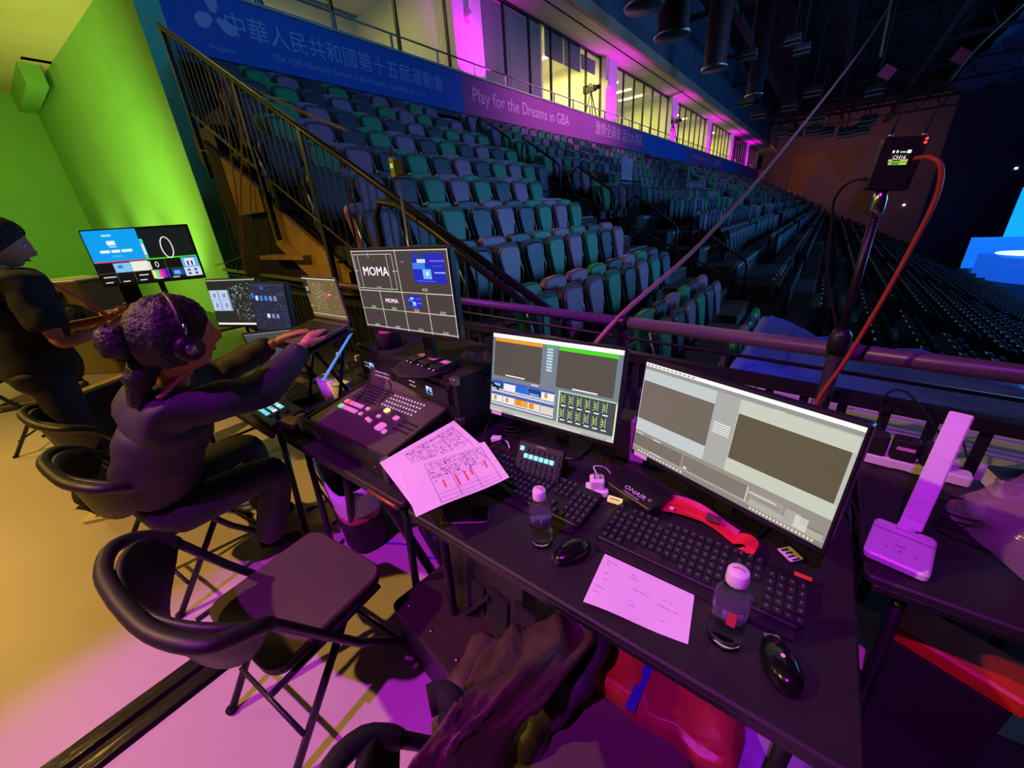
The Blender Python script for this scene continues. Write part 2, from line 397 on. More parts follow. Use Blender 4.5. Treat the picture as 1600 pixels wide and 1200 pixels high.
videocam((-9.3,18.6,5.45),'black camera behind the glass above the Chinese slogan',.95,-.3)

# hall shell --------------------------------------------------------
struct('ceiling_hall',MB().box((17,42,12.6),(52,100,.3)),mat('roof_black',(16,17,22),.85,var=.3,scale=.5))
FW=mat('end_wall_paint',(125,95,100),.8,var=.05,scale=.2); 
struct('wall_end',MB().box((0,79.5,3.0),(20,.4,19)),FW)
struct('wall_right',MB().box((28,79.5,2),(36,.4,21)),mat('blue_black_drape',(22,34,80),.9,var=.2,scale=.3))
for k,(poly,c) in enumerate((([(-6,1),(-6,7.5),(-2,7.5),(-4.2,3.2),(-3.4,-.4)],(150,100,60)),([(-2,7.5),(3,7.5),(0.4,3.4)],(120,88,70)),([(2,-1),(5,-1),(5,4),(3,4)],(110,90,50)))):
    t=MB().prism(poly,79.2,79.29,axis=1).build('wall_panel',mat('end_panel_%d'%k,c,.8,var=.05)); tag(t,('ochre angular panel on the far end wall','brown triangular panel high on the far end wall','olive panel at the right of the far end wall')[k],'wall panel')
struct('floor_arena',MB().box((35,45,-7.56),(50.5,75,.3)),mat('arena_floor',(20,22,32),.5))
# roof steel, ducts
RS=mat('roof_steel',(38,36,44),.7,var=.3,scale=3)
for i in range(9):
    y=10+i*8; t=thing('roof_truss','dark roof truss, %s from the camera side'%('nearest second third fourth fifth sixth seventh eighth farthest'.split()[i]),'truss',(0,y,11.2),0,None)
    MB().box((8,0,.9),(34,.25,.2)).build('top_chord',RS,t); MB().box((8,0,-.9),(34,.25,.2)).build('bottom_chord',RS,t)
    m=MB()
    for k in range(17): m.tube([(-8+k*2,0,-.85),(-7+k*2,0,.85)],.06,5); m.tube([(-7+k*2,0,.85),(-6+k*2,0,-.85)],.06,5)
    m.build('web_bars',RS,t)
for x in (-5.5,-1,3.5): tag(MB().box((x,42,10.1),(.3,74,.3)).build('roof_beam',RS),{-5.5:'long dark roof beam nearest the club level',-1:'long dark roof beam over the middle of the stand',3.5:'long dark roof beam over the lower bowl'}[x],'beam')
DU=mat('duct_metal',(40,34,46),.6,metal=.2,var=.2,scale=5)
for i,(px,py,y,r,lab) in enumerate(((1050,58,13,.42,'large dark duct hanging left of the roof beams'),(1116,108,19,.42,'second dark hanging duct, farther right'),(1006,12,11,.4,'dark duct end at the top edge of the picture'),(1178,150,27,.4,'small dark hanging duct near the third truss'))):
    p=aty(px,py,y); t=thing('air_duct',lab,'duct',p)
    MB().lathe([(r*.8,.12),(r,0),(r,.1),(r*.93,.14),(r*.93,4.5)],18).build('duct_tube',DU,t)
    MB().lathe([(r*1.06,-.02),(r*1.1,.03),(r*1.06,.08)],18).build('rim',STEEL,t)
names='first second third fourth fifth sixth seventh eighth ninth tenth eleventh twelfth thirteenth fourteenth fifteenth sixteenth'.split()
LS=mat('louvre_grey',(120,125,140),.5,metal=.4)
for i,(px,py,y) in enumerate(((1170,92,20),(1238,70,22),(1252,84,22),(1165,165,30),(1184,185,34),(1268,150,30),(1232,172,34),(1275,190,40),(1365,148,30),(1355,195,40),(1218,214,46),(1240,214,50),(1270,210,50),(1290,212,52),(1320,213,52),(1345,208,52))):
    p=aty(px,py,y); s=y/22
    t=thing('hung_floodlight','grey louvred floodlight hung from the roof, %s from the left'%names[i],'lamp',p,0,'floodlights under the roof')
    t['label']='grey louvred floodlight hung from the roof, %s one counting from the club side'%names[i]
    MB().box((0,0,.18*s),(.5*s,.3*s,.25*s)).build('lamp_housing',RS,t)
    for k in range(2): MB().box((0,-.03,-.03*s+k*.14*s),(.55*s,.34*s,.03*s)).build('louvre',LS,t)
    MB().tube([(0,0,.3*s),(0,0,12.44-p.z)],.02*s,5).build('hanger',RS,t)
# blue wavy acoustic roof at right
ACO=mat('acoustic_ripples',(50,75,110),.35,var=.6,scale=.9,bump=1.0,stretch=(1,.25,1))
vs=[];fs=[];nx,ny=44,26
for j in range(ny):
    for i in range(nx):
        x=7+i*.9; yy=26+j*1.7; vs.append((x,yy,10.9+.28*math.sin(i*1.7+.6*math.sin(j*.8))+.15*math.sin(j*2.1+i*.5)))
for j in range(ny-1):
    for i in range(nx-1): a=j*nx+i; fs.append((a,a+1,a+nx+1,a+nx))
tag(MB().add(vs,fs,smooth=True).build('acoustic_ceiling',ACO),'rippled blue-lit acoustic ceiling over the stage side','ceiling panel')
light('stage_up_blue','AREA',(20,38,-2),(16,44,11),900,(.06,.30,1),8,sy=8)
# stage and screen ---------------------------------------------------
SG=thing('stage','low round stage glowing blue at the far right','stage',(19.6,63.8,-5.2))
MB().lathe([(6.1,-2.2),(6.1,0),(5.9,.06)],40).build('stage_deck',mat('stage_blue_deck',(20,90,220),.25,var=.1,emit=.9),SG)
MB().lathe([(2.5,.07),(2.5,.12)],30,c=(-2.4,.6,0)).build('lit_disc',mat('lit_disc_glow',(215,250,255),.4,var=0,emit=1.2),SG)
sc=thing('led_screen','tall cyan LED screen behind the stage at the right edge','screen',(23.9,71.5,-7.4))
MB().box((0,0,4.2),(15.3,.5,8.5)).build('screen_cabinet',BLK,sc)
MB().box((0,-.27,5.4),(15.2,.03,6.1)).build('screen_face',mat('cyan_screen',(10,150,240),.5,var=0,emit=1.3),sc)
sc2=thing('led_stage_front','bright blue LED strip wall along the back of the stage','screen',(22.0,70.6,-7.4))
MB().box((0,0,1.6),(16.4,.4,3.6)).build('screen_face',mat('blue_led_front',(20,120,235),.5,var=0,emit=.9),sc2)
tag(MB().lathe([(0,0),(.13,.04),(.16,.12),(.13,.24),(0,.28)],10,c=tuple(aty(1587,265,79.27))).build('moving_lamp',mat('lamp_white',(240,245,255),.4,var=0,emit=2)),'small white spotlight glowing left of the tall cyan screen','lamp')
tag(MB().lathe([(0,0),(.12,.04),(.15,.12),(.12,.24),(0,.28)],10,c=tuple(aty(1412,322,79.27))).build('moving_lamp',MATS['lamp_white']),'small white spotlight low on the dark blue wall','lamp')
bars=thing('crowd_barrier','row of grey crowd barrier panels in front of the stage','barrier',(0,0,0))
for i in range(9):
    p=atz(1500+i*12,428+i*7,-6.8); MB().box((p.x,p.y,-6.86),(.95,.08,1.1)).build('barrier_panel',mat('barrier_grey',(110,115,120),.5,metal=.3),bars)

# ------------------------------------------------------------ stadium seats
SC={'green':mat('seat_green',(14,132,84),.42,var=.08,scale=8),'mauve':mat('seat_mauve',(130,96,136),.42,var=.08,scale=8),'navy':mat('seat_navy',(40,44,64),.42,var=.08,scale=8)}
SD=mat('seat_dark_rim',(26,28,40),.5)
def tomb(w,wb,h,z0,n=6):
    out=[(-wb/2,z0),(wb/2,z0)]; 
    out+= [(w/2,z0+h*.72)]
    for i in range(n+1):
        a=PI*i/n; out.append((w/2*math.copysign(abs(math.cos(a))**.55,math.cos(a)),z0+h*.80+h*.20*math.sin(a)**.8))
    out.append((-w/2,z0+h*.72)); return out
def plate(poly,x0,x1,lean=0,crown=.0,M=None):
    # plate in the YZ plane facing +X, crowned front
    m=MB(); n=len(poly); cy=sum(p[0] for p in poly)/n; cz=sum(p[1] for p in poly)/n
    def ring(x,s): return [(x-lean*(p[1]-.3),cy+(p[0]-cy)*s,cz+(p[1]-cz)*s) for p in poly]
    vs=ring(x0,1)+ring(x1,1)+ring(x1+crown,.86)
    fs=[tuple(range(n-1,-1,-1))]+[(i,(i+1)%n,n+(i+1)%n,n+i) for i in range(n)]+[(n+i,n+(i+1)%n,2*n+(i+1)%n,2*n+i) for i in range(n)]+[tuple(range(2*n,3*n))]
    m.add(vs,fs,smooth=False); return m
def seat_proto(k):
    t=thing('stadium_seat','x','seat',(0,0,-50))
    plate(tomb(.46,.34,.46,.36),-.20,-.15,lean=.10,crown=.02).build('backrest',SC[k],t)
    plate(tomb(.44,.27,.56,.19),.0,.035,lean=.10,crown=0).build('pad_shell',SD,t)
    plate(tomb(.39,.22,.50,.215),.035,.05,lean=.10,crown=.018).build('seat_pad',SC[k],t)
    MB().box((-.08,0,.16),(.10,.30,.32)).box((-.14,0,.3),(.06,.3,.3)).build('bracket',SD,t)
    MB().tube([(-.02,-.235,.20),(-.0,-.235,.42),(-.07,-.235,.66)],.014,6).build('arm_tube',STEEL,t)
    return t
protos={k:seat_proto(k) for k in SC}
ordn='lowest second third fourth fifth sixth seventh eighth ninth tenth eleventh'.split()
cnt='first second third fourth fifth sixth seventh eighth ninth tenth eleventh twelfth 13th 14th 15th 16th 17th 18th 19th 20th 21st 22nd 23rd 24th 25th 26th 27th 28th 29th 30th 31st 32nd 33rd 34th'.split()
pat=['green','mauve','navy','green','mauve','green','navy','mauve','navy','green','navy','mauve','green','navy','mauve']
first={k:True for k in SC}; nseat=0
def put_seat(k,x,y,z,lab,grp):
    global nseat
    if first[k]:
        s=protos[k]; s.location=(x,y,z); first[k]=False
    else: s=dup(protos[k],(x,y,z),0)
    s['label']=lab; s['category']='seat'; s['group']=grp; nseat+=1
offs=[0,4,1,3,0,2,5,3,1,4,2]
for n in range(0,10):
    yend=6.53 if n<5 else 8.0
    ys=[]; q=yend
    ymin={0:3.9,1:2.9,2:2.4}.get(n,2.3) if n<4 else (2.3,2.4,2.6,2.9,3.2,3.4)[n-4]
    while q>=ymin: ys.append(q); q-=.5
    for i,q in enumerate(ys):
        k=pat[(offs[n]+i)%15] if n>1 else ('mauve','navy','green','mauve','navy','green','mauve','mauve','green','mauve')[(i*(1 if n else 1)+n)%10]
        put_seat(k,RX(n),q,TZ(n),'%s folding seat in the near block, %s row up, %s from the aisle'%(k,ordn[n],cnt[i]),'seats of the near block')
for i in range(5):
    put_seat(('green','navy','mauve')[i%3],RX(-1),6.3-.5*i,TZ(-1),'%s folding seat in the front row below the near block, %s from the aisle'%(('green','navy','mauve')[i%3],cnt[i]),'seats of the near block')
# next block, individuals
for n in range(4,10):
    for i in range(26):
        q=9.5+.5*i
        if nseat>=290: break
        k=pat[(offs[n]+i*2)%15]
        put_seat(k,RX(n),q,TZ(n),'%s folding seat past the upper aisle, %s row up, %s beyond the stair rails'%(k,ordn[n],cnt[i]),'seats past the upper aisle')
for i in range(9):
    put_seat('navy',RX(1),12+.5*i,TZ(1),'navy folding seat in the blue-lit row beyond the gangway, %s from its near end'%cnt[i],'blue-lit seats beyond the gangway')
# the rest: stuff
TS=tomb(.44,.27,.56,.19,4); TB=tomb(.46,.34,.46,.36,4)
def far_seats(name,lab,spots,mats):
    m=MB()
    for (x,y,z,mi) in spots:
        n=len(TS)
        for P_,x0,x1 in ((TS,0,.05),(TB,-.2,-.15)):
            vs=[(x+x0,y+p[0],z+p[1]) for p in P_]+[(x+x1,y+p[0]*.94,z+p[1]) for p in P_]
            m.add(vs,[tuple(range(n-1,-1,-1)),tuple(range(n,2*n))]+[(i,(i+1)%n,n+(i+1)%n,n+i) for i in range(n)],mi)
        m.box((x-.1,y,z+.15),(.1,.3,.3),3)
        if 'lower' in name: m.box((x-.26,y,z+.825),(.03,.16,.012),1)  # pale boxes stand in for glints along the seat tops
    o=m.build(name,mats,fix=False); tag(o,lab,'seats',None,'stuff'); return o
ML=[SC['green'],SC['mauve'],SC['navy'],SD]
sp=[]
for n in range(4,10):
    i0=26 if n<4 else 26
    cnt_n=0
    for j in range(0,138):
        q=9.5+.5*j
        if int(q/11.5)!=int((q-1.2)/11.5) and q>22: continue
        sp.append((RX(n),q,TZ(n),random.randrange(3)))
done=set()
for o in bpy.data.objects:
    if o.get('category')=='seat': done.add((round(o.location.x,2),round(o.location.y,2)))
sp=[s for s in sp if (round(s[0],2),round(s[1],2)) not in done]
far_seats('upper_seat_rows','long rows of folding seats receding under the club banners',sp,ML)
sp=[]
for n in range(0,4):
    for j in range(0,134):
        q=12+.5*j
        if (q%12)<1.6 and q>17: continue
        if n<1 and q<15: continue
        sp.append((RX(n),q,TZ(n),2 if random.random()<.6 else random.randrange(3)))
sp=[s for s in sp if (round(s[0],2),round(s[1],2)) not in done]
far_seats('middle_seat_rows','blue-lit rows of folding seats beyond the gangway',sp,ML)
sp=[]
for n in range(-13,0):
    for j in range(0,120):
        q=(9 if n>-3 else 6+abs(n)*.3)+.5*j
        if (q%13)<1.6: continue
        sp.append((RX(n),q,TZ(n),2))
far_seats('lower_bowl_seat_rows','dark rows of seats fanning down toward the stage',sp,[SD,mat('seat_top_glint',(170,180,200),.4),mat('lower_seat_navy',(26,30,46),.35),SD])

# stair rails, fences in the stands ---------------------------------
def hoop(loc,L,drop,h,lab,r=.025):
    t=thing('stair_handrail',lab,'handrail',loc)
    pts=curvep([(0,0,0),(0,0,h*.85),(-.05,0,h),(-.15,0,h+.05)],3)
    MB().tube([(L,0,-drop),(L,0,h-drop-.12),(L-.05,0,h-drop-.03),(L-.15,0,h-drop+.05),(.15,0,h+.02),(.04,0,h-.04),(0,0,h-.14),(0,0,0)],r,8).build('rail_hoop',BLKM,t)
    MB().tube([(L,0,.45-drop),(0,0,.45)],r*.7,6).build('mid_rail',BLKM,t)
    return t
hl=['topmost dark hooped handrail on the aisle stairs','second dark hooped handrail down the aisle stairs','third dark hooped handrail down the aisle stairs','fourth dark hooped handrail, beside the small steps','lowest dark hooped handrail, beside the gangway']
for i,n in enumerate((8,6.3,4.6,2.9,1.2)):
    hoop((RX(n),8.75,TZ(n)-.1),1.05,.54,.95,hl[i])
# steps in the aisle
AS=thing('aisle_stairs','narrow aisle stairs with bright nosings between the seat blocks','stairs',(0,8.6,0))
for i in range(12):
    n=.2+i*.5; MB().box((RX(n)+.2,-.7,TZ(n)-.12),(.42,1.3,.2)).build('tread',CON,AS); MB().box((RX(n)+.41,-.7,TZ(n)-.01),(.03,.9,.02)).build('nosing',STEEL,AS)
def barfence(loc,rz,L,h,sp_,lab,slope=0,r=.01):
    t=thing('bar_fence',lab,'fence',loc,rz)
    MB().tube([(0,0,h),(L,0,h+slope*L)],.022,8).build('top_rail',BLKM,t)
    MB().tube([(0,0,.08),(L,0,.08+slope*L)],.014,6).build('bottom_rail',BLKM,t)
    n=int(L/sp_); b0=None
    for i in range(n+1):
        x=i*sp_
        if b0 is None: b0=MB().box((0,0,h/2),(.014,.014,h-.06)).build('bar',BLKM,t)
        else: inst(b0,'bar',t,TR(x,0,slope*x))
    return t
p=aty(930,350,9.6)
barfence((-3.9,9.4,TZ(2)),PI/2,1.2,1.6,.13,'tall dark bar fence left of the pink poster')
f2=barfence((-3.6,10.6,TZ(2.2)-.2),PI/2,3.0,2.2,.14,'tall dark bar fence holding the pink poster')
barfence((-2.6,11.2,TZ(1)-.5),PI/2,6,1.15,.16,'low dark bar fence in front of the blue-lit seats')
barfence((-1.4,9.2,TZ(0)-.6),PI/2*1.05,5,1.1,.16,'dark bar fence crossing the gangway void')
po=thing('pink_poster','pale pink poster tied to the dark bar fence','poster',aty(968,342,11.0),0)
P0=aty(968,342,11.0); P1=aty(1002,347,11.7)
mm=MB().box((0,.38,.75),(.012,.76,1.45)).build('poster_sheet',mat('pale_pink_sheet',(205,170,215),.8,var=.15,scale=6),po)
# side fence of the near block (slope)
SF=thing('sloping_side_fence','dark bar fence with netting climbing the near end of the stand','fence',(0,2.28,0))
def sz(x): return .22+(-1.45-x)*.5557+.80
MB().tube([(-6.85,0,sz(-6.85)),(-1.35,0,sz(-1.35))],.03,8).build('top_rail',BLKM,SF)
MB().tube([(-6.85,0,sz(-6.85)-.85),(-1.35,0,sz(-1.35)-.85)],.018,6).build('bottom_rail',BLKM,SF)
bb=None
for i in range(45):
    x=-1.5-i*.12
    if bb is None: bb=MB().box((0,0,-.43),(.014,.014,.86)).build('bar',BLKM,SF); bb.location=(x,0,sz(x))
    else: inst(bb,'bar',SF,TR(x,0,sz(x)))
for x in (-1.4,-2.43,-4.2,-5.3,-6.8): MB().box((x,0,sz(x)-.8),(.05,.05,1.6)).build('post',BLKM,SF)
# second handrail rising from guard rail
t=thing('corner_handrail','short dark handrail bending above the thick side post','handrail',(-2.43,2.2,1.0))
MB().tube([(-.7,0,0),(-.7,0,.72),(-.62,0,.82),(-.4,0,.78),(.0,0,.56),(.9,0,.02)],.028,8).build('rail_hoop',BLKM,t)
# hanging cables at the stand's near corner
CT=mat('tan_cable',(190,140,95),.6,var=.1); CK=mat('grey_cable',(120,110,105),.6)
def pxc(pts,y): return [aty(a,b,y) for a,b in pts]
cable('hanging_cable',pxc([(345,110),(352,170),(362,250),(372,330),(380,420)],2.2),.008,CT,'tan cable hanging leftmost beside the green wall edge')
cable('hanging_cable',pxc([(348,115),(370,170),(378,240),(376,310),(383,425)],2.15),.009,CT,'thicker tan cable hanging over the yellow-lit board')
cable('hanging_cable',pxc([(346,112),(385,230),(392,330),(388,390),(360,408),(335,415)],2.17),.006,CK,'grey cable looping down to the rail end')
cable('hanging_cable',pxc([(312,235),(330,245),(345,310),(362,380),(372,425)],2.2),.007,CK,'grey cable bending down from the green wall edge')
cable('tie_rope',[aty(262,50,2.5),aty(300,78,2.45),aty(345,112,2.4),aty(440,160,2.3),aty(545,205,2.3)],.012,CK,'pale rope strung down from the wall corner over the seats')
ROPE=mat('pink_rope',(150,95,120),.6)
pa=rp(-.76,1.12); pb=aty(1235,215,7.0); 
cable('overhead_cable',[rp(-.95,.85,-.05),pa,aty(1100,375,3.2),aty(1225,232,5.2),aty(1345,78,9),aty(1400,-10,11)],.014,ROPE,'long mauve cable rising from the guard rail up to the roof')
cable('overhead_wire',[aty(1375,90,8),aty(1385,40,8.5),aty(1398,-30,9)],.014,CK,'thin grey wire hanging from the roof by the pink tag')
for (px,py,lab) in ((1386,113,'small pink tag hanging from the thin grey wire'),(1502,88,'small pink tag hanging beside the blue ceiling edge')):
    p=aty(px,py,8); t=MB().box((0,0,0),(.15,.02,.13)).build('hanging_tag',mat('pink_tag',(190,90,170),.7)); t.location=p; t.rotation_euler=(0,.6,0); tag(t,lab,'tag')
cable('overhead_wire',[aty(1480,130,9),aty(1530,70,9.5),aty(1600,5,10)],.02,CK,'pale wire running along the edge of the rippled ceiling')
# ============================================================ the working area
# ---------------- desks
DESK=mat('black_desk_laminate',(38,32,36),.5,var=.12,scale=9,bump=.02)
def desk(name,label,x0,x1,y0,y1,h=.74,legs=True,cat='desk'):
    cx,cy=(x0+x1)/2,(y0+y1)/2; t=thing(name,label,cat,(cx,cy,0))
    w,d=x1-x0,y1-y0
    MB().bbox((0,0,h-.0125),(w,d,.025),.02).build('table_top',DESK,t)
    MB().bbox((0,-d/2+.012,h-.035),(w-.04,.02,.02),.005).build('front_rail',BLKM,t)
    for sx in (-1,1):
        for sy in (-1,1):
            MB().tube([(sx*(w/2-.09),sy*(d/2-.07),h-.025),(sx*(w/2-.09)-sx*.02,sy*(d/2-.03),0)],.016,8).build('leg',BLKM,t)
        MB().tube([(sx*(w/2-.10),-d/2+.07,.15),(sx*(w/2-.10),d/2-.07,.15)],.011,6).build('foot_bar',BLKM,t)
    return t
dk=desk('folding_desk','black desk holding two white-topped monitors, nearest the camera',-.955,.225,.565,1.42)
d2=desk('folding_desk','black desk under the vision switcher, left of the nearest desk',-1.94,-.985,.575,1.50)
# braces on the left desk
MB().tube([(-.0,-.40,.70),(-.30,-.34,.02)],.02,8).build('cross_brace',BLKM,d2); MB().tube([(.05,-.36,.70),(.38,-.28,.02)],.02,8).build('cross_brace',BLKM,d2)
MB().tube(curvep([(.30,-.475,.735),(.36,-.485,.745),(.46,-.485,.745),(.475,-.475,.73)],4),.009,6).build('corner_bumper',mat('copper_trim',(150,90,60),.35,metal=.6),d2)
d3=desk('folding_desk','black desk where the person in headphones works',-3.6,-1.97,.55,1.50)
d4=desk('folding_desk','black side desk to the right under the white reading lamp',.245,1.9,1.06,1.70)
d5=desk('folding_desk','far black desk under the wide multiview screen',-8.2,-4.9,.42,1.6)
# ---------------- screens
def screen_mesh(w,h,rects,parent,M,name='screen'):
    m=MB()
    for k,(u0,v0,u1,v1,c) in enumerate(rects):
        x0,x1=(u0-.5)*w,(u1-.5)*w; z1,z0=(.5-v0)*h,(.5-v1)*h; y=-.0005-k*.00001
        m.add([(x0,y,z0),(x1,y,z0),(x1,y,z1),(x0,y,z1)],[(0,1,2,3)],0,lin(c))
    o=m.build(name,SCR,parent,fix=False); o.matrix_local=M; return o
def monitor(label,c,yaw,tilt,w,h,zd,rects,sticker=None,base='round',bez=.008,chin=.018,neck=True):
    t=thing('monitor',label,'monitor',(c[0],c[1],zd),math.radians(yaw))
    L=TR(0,0,c[2]-zd)@ROTX(math.radians(tilt))
    MB().bbox((0,.016,-(chin-bez)/2),(w+2*bez,.03,h+bez+chin),.008,axis=1).build('panel_shell',BLK,t).matrix_local=L
    MB().bbox((0,.045,0),(w*.5,.04,h*.5),.03,axis=1).build('rear_housing',BLKR,t).matrix_local=L
    screen_mesh(w,h,rects,t,L)
    if neck:
        MB().box((0,.10,(c[2]-zd)/2),(.05,.025,c[2]-zd-.02)).build('stand_neck',BLK,t)
        if base=='oct':
            MB().lathe([(.15,0),(.15,.008),(.13,.012)],8,c=(0,.06,0)).build('stand_base',BLKR,t)
        else: MB().bbox((0,.08,.006),(.24,.18,.012),.04).build('stand_base',BLK,t)
    if sticker:
        MB().box((-w/2+.035,-.001,-h/2-.008),(.05,.002,.014)).build('asset_sticker',WHT,t).matrix_local=L
    return t,L
g=(105,98,84); bg=(186,190,182)
R5=[(0,0,1,1,bg),(0,0,1,.035,(255,255,250)),(0,.035,1,.07,(150,152,148)),(.43,.07,.545,.75,(172,172,168)),(.0,.07,.43,.19,(196,204,206)),(.0,.61,.43,.75,(196,204,206)),
 (.005,.19,.43,.61,(112,104,92)),(.545,.08,.995,.2,(202,206,190)),(.545,.62,.995,.76,(200,205,186)),(.55,.2,.985,.62,(94,86,64)),(0,.75,1,1,(150,144,134)),(0,.79,.32,.93,(120,112,102)),(.33,.79,.67,.93,(128,120,108)),
 (.69,.81,.83,.90,(160,156,146)),(.69,.90,.99,.955,(178,178,165)),(.84,.82,.9,.95,(170,170,160)),(0,.93,1,.945,(175,172,160)),(0,.96,1,1,(140,134,124))]
for k in range(5): R5.append((.445,.345+k*.022,.445+.085,.355+k*.022,(240,240,236)))
for k in range(14): R5.append((.04+k*.022,.965,.052+k*.022,.985,(225,225,220)))
for k in range(18): R5.append((.70+k*.015,.965,.709+k*.015,.985,(230,226,200)))
for k in range(8): R5.append((.88,.835+k*.014,.93,.842+k*.014,(235,235,230)))
for k in range(12): R5.append((.01+k*.025,.012,.025+k*.025,.024,(120,120,118)))
R5+=[(.01,.77,.06,.78,(230,230,225)),(.13,.775,.18,.785,(230,230,225)),(.12,.93,.2,.94,(220,220,220)),(.68,.83,.80,.84,(225,225,220)),(.34,.90,.36,.92,(230,230,225)),(.67,.79,.675,.94,(220,218,205)),(.70,.865,.82,.87,(90,85,80)),(.93,.88,.99,.885,(90,85,80)),(.205,.15,.21,.16,(240,240,240)),(.69,.07,.73,.075,(230,230,230))]
monitor('large monitor with pale editing windows, rightmost on the nearest desk',(-.117,1.032,1.03),-18.7,-7.8,.54,.305,.74,R5,True)
R4=[(0,0,1,1,(118,130,142)),(0,0,1,.05,(255,255,250)),(.025,.055,.43,.095,(240,160,25)),(.02,.095,.43,.53,(86,80,72)),(.56,.055,.97,.095,(70,225,20)),(.555,.095,.965,.52,(86,80,72)),
 (.13,.50,.3,.515,(250,250,250)),(.36,.55,.42,.565,(230,230,230)),(.68,.50,.86,.515,(250,250,250)),(.46,.06,.54,.08,(60,200,60)),(0,.97,1,1,(205,205,195)),(0,.93,1,.97,(182,190,182)),(.585,.55,1,.93,(70,76,80)),(.585,.55,.595,.93,(230,245,215)),(.99,.57,1,.97,(225,245,190)),(.595,.55,1,.565,(180,230,170))]
for k in range(8): R4.append((.47,.09+k*.035,.515,.112+k*.035,(190,225,230)))
th=[(40,60,110),(240,240,250),(20,110,225),(20,60,130),(245,240,225),(240,238,225),(245,240,225),(240,170,50),(235,225,200),(225,215,190)]
for i in range(5):
    for j in range(2):
        c=th[i+5*j]; u=.01+i*.11; v=.585+j*.165; R4.append((u,v,u+.105,v+.155,(230,232,238))); R4.append((u,v,u+.105,v+.03,(60,90,190))); R4.append((u,v+.03,u+.105,v+.11,c))
        for q in range(6): R4.append((u+.008+q*.016,v+.122,u+.018+q*.016,v+.14,(50,60,90)))
for i in (0,1): R4.append((.035+i*.11,.79,.06+i*.11,.85,(205,160,60)))
R4.append((.475,.62,.50,.68,(205,160,60)))
for i in (2,3): R4+= [(.245+(i-2)*.11,.785,.285+(i-2)*.11,.855,(235,140,20))]
R4+=[(.03,.63,.09,.66,(140,190,230)),(.35,.66,.43,.69,(90,170,230))]
for i in range(6):
    for j in range(2):
        u=.61+i*.06; v=.58+j*.17
        R4+=[(u,v,u+.03,v+.12,(40,44,46)),(u+.004,v+.02,u+.012,v+.1,(150,220,60)),(u+.018,v+.0,u+.028,v+.11,(150,160,165)),(u,v+.13,u+.035,v+.145,(235,245,235))]
        for q in range(4): R4.append((u-.006,v+.01+q*.03,u+.002,v+.022+q*.03,(200,240,150)))
for k in range(18): R4.append((.12+k*.012 if k<9 else .6+k*.02,.975,.128+k*.012 if k<9 else .612+k*.02,.99,(90,110,130)))
monitor('medium monitor with orange and green window bars, left one on the nearest desk',(-.711,1.106,1.048),1.4,-12.2,.54,.32,.74,R4,True)
d_=(68,62,58)
R3=[(0,0,1,1,d_)]
def ln(R,u0,v0,u1,v1,c=(215,215,208),t=.006):
    if abs(u1-u0)>abs(v1-v0): R.append((u0,v0-t*.85,u1,v0+t*.85,c))
    else: R.append((u0-t/2,v0,u0+t/2,v1,c))
for a in ((0,.01,1,.01),(0,.98,1,.98),(.003,0,.003,1),(.995,0,.995,1),(0,.5,1,.5),(.5,0,.5,1),(.25,.5,.25,1),(.75,.5,.75,1)): ln(R3,*a)
ln(R3,0,.74,.5,.74,(150,205,130)); ln(R3,.5,.74,.75,.74,(225,190,160)); ln(R3,.75,.74,1,.74); ln(R3,.5,.5,.75,.5,(225,180,160)); ln(R3,.0,.5,.25,.5)
for a in ((.02,.05,.46,.05),(.02,.47,.46,.47),(.02,.05,.02,.47),(.46,.05,.46,.47),(.07,.05,.07,.47),(.40,.05,.40,.47),(.2,.03,.2,.09),(.44,.25,.49,.25),(.0,.25,.05,.25)): ln(R3,*a,t=.004)
for (u,v,s) in ((.66,.05,1),(.555,.53,.45)):
    R3+=[(u,v,u+.30*s,v+.33*s,(24,40,190)),(u+.02*s,v-.01,u+.12*s,v+.05*s,(40,60,120)),(u+.05*s,v+.06*s,u+.13*s,v+.10*s,(210,225,245)),(u,v+.10*s,u+.12*s,v+.17*s,(50,130,235)),(u+.09*s,v+.17*s,u+.17*s,v+.28*s,(120,190,250)),(u+.12*s,v+.20*s,u+.145*s,v+.24*s,(235,250,255)),(u+.17*s,v+.07*s,u+.3*s,v+.09*s,(130,90,210)),(u+.2*s,v+.2*s,u+.3*s,v+.215*s,(130,190,250)),(u+.19*s,v+.13*s,u+.28*s,v+.14*s,(60,90,230)),(u+.02*s,v+.3*s,u+.2*s,v+.31*s,(90,110,240))]
R3.append((.55,.13,.58,.15,(150,80,170)))
for (u,v) in ((.23,.445),(.72,.44),(.115,.70),(.355,.70),(.60,.70),(.86,.70),(.11,.945),(.355,.945),(.61,.945),(.86,.945)): R3+=[(u,v,u+.05,v+.03,(170,168,165)),(u+.008,v+.008,u+.042,v+.02,(95,92,90))]
t3,L3=monitor('multiview monitor reading MOMA on top of the black rack case',(-1.286,.924+.03,1.381),3.5,.8,.54,.32,1.045,R3,base='oct')
SW=mat('screen_text_white',(235,235,230),.5,var=0,emit=1)
text('screen_lettering','MOMA',.05,SW,t3,L3@TR((.25-.5)*.54,-.0015,(.5-.26)*.32)@ROTX(PI/2),ext=.0002,sx=1.05)
text('screen_lettering','MOMA',.024,SW,t3,L3@TR((.37-.5)*.54,-.0015,(.5-.62)*.32)@ROTX(PI/2),ext=.0002,sx=1.05)
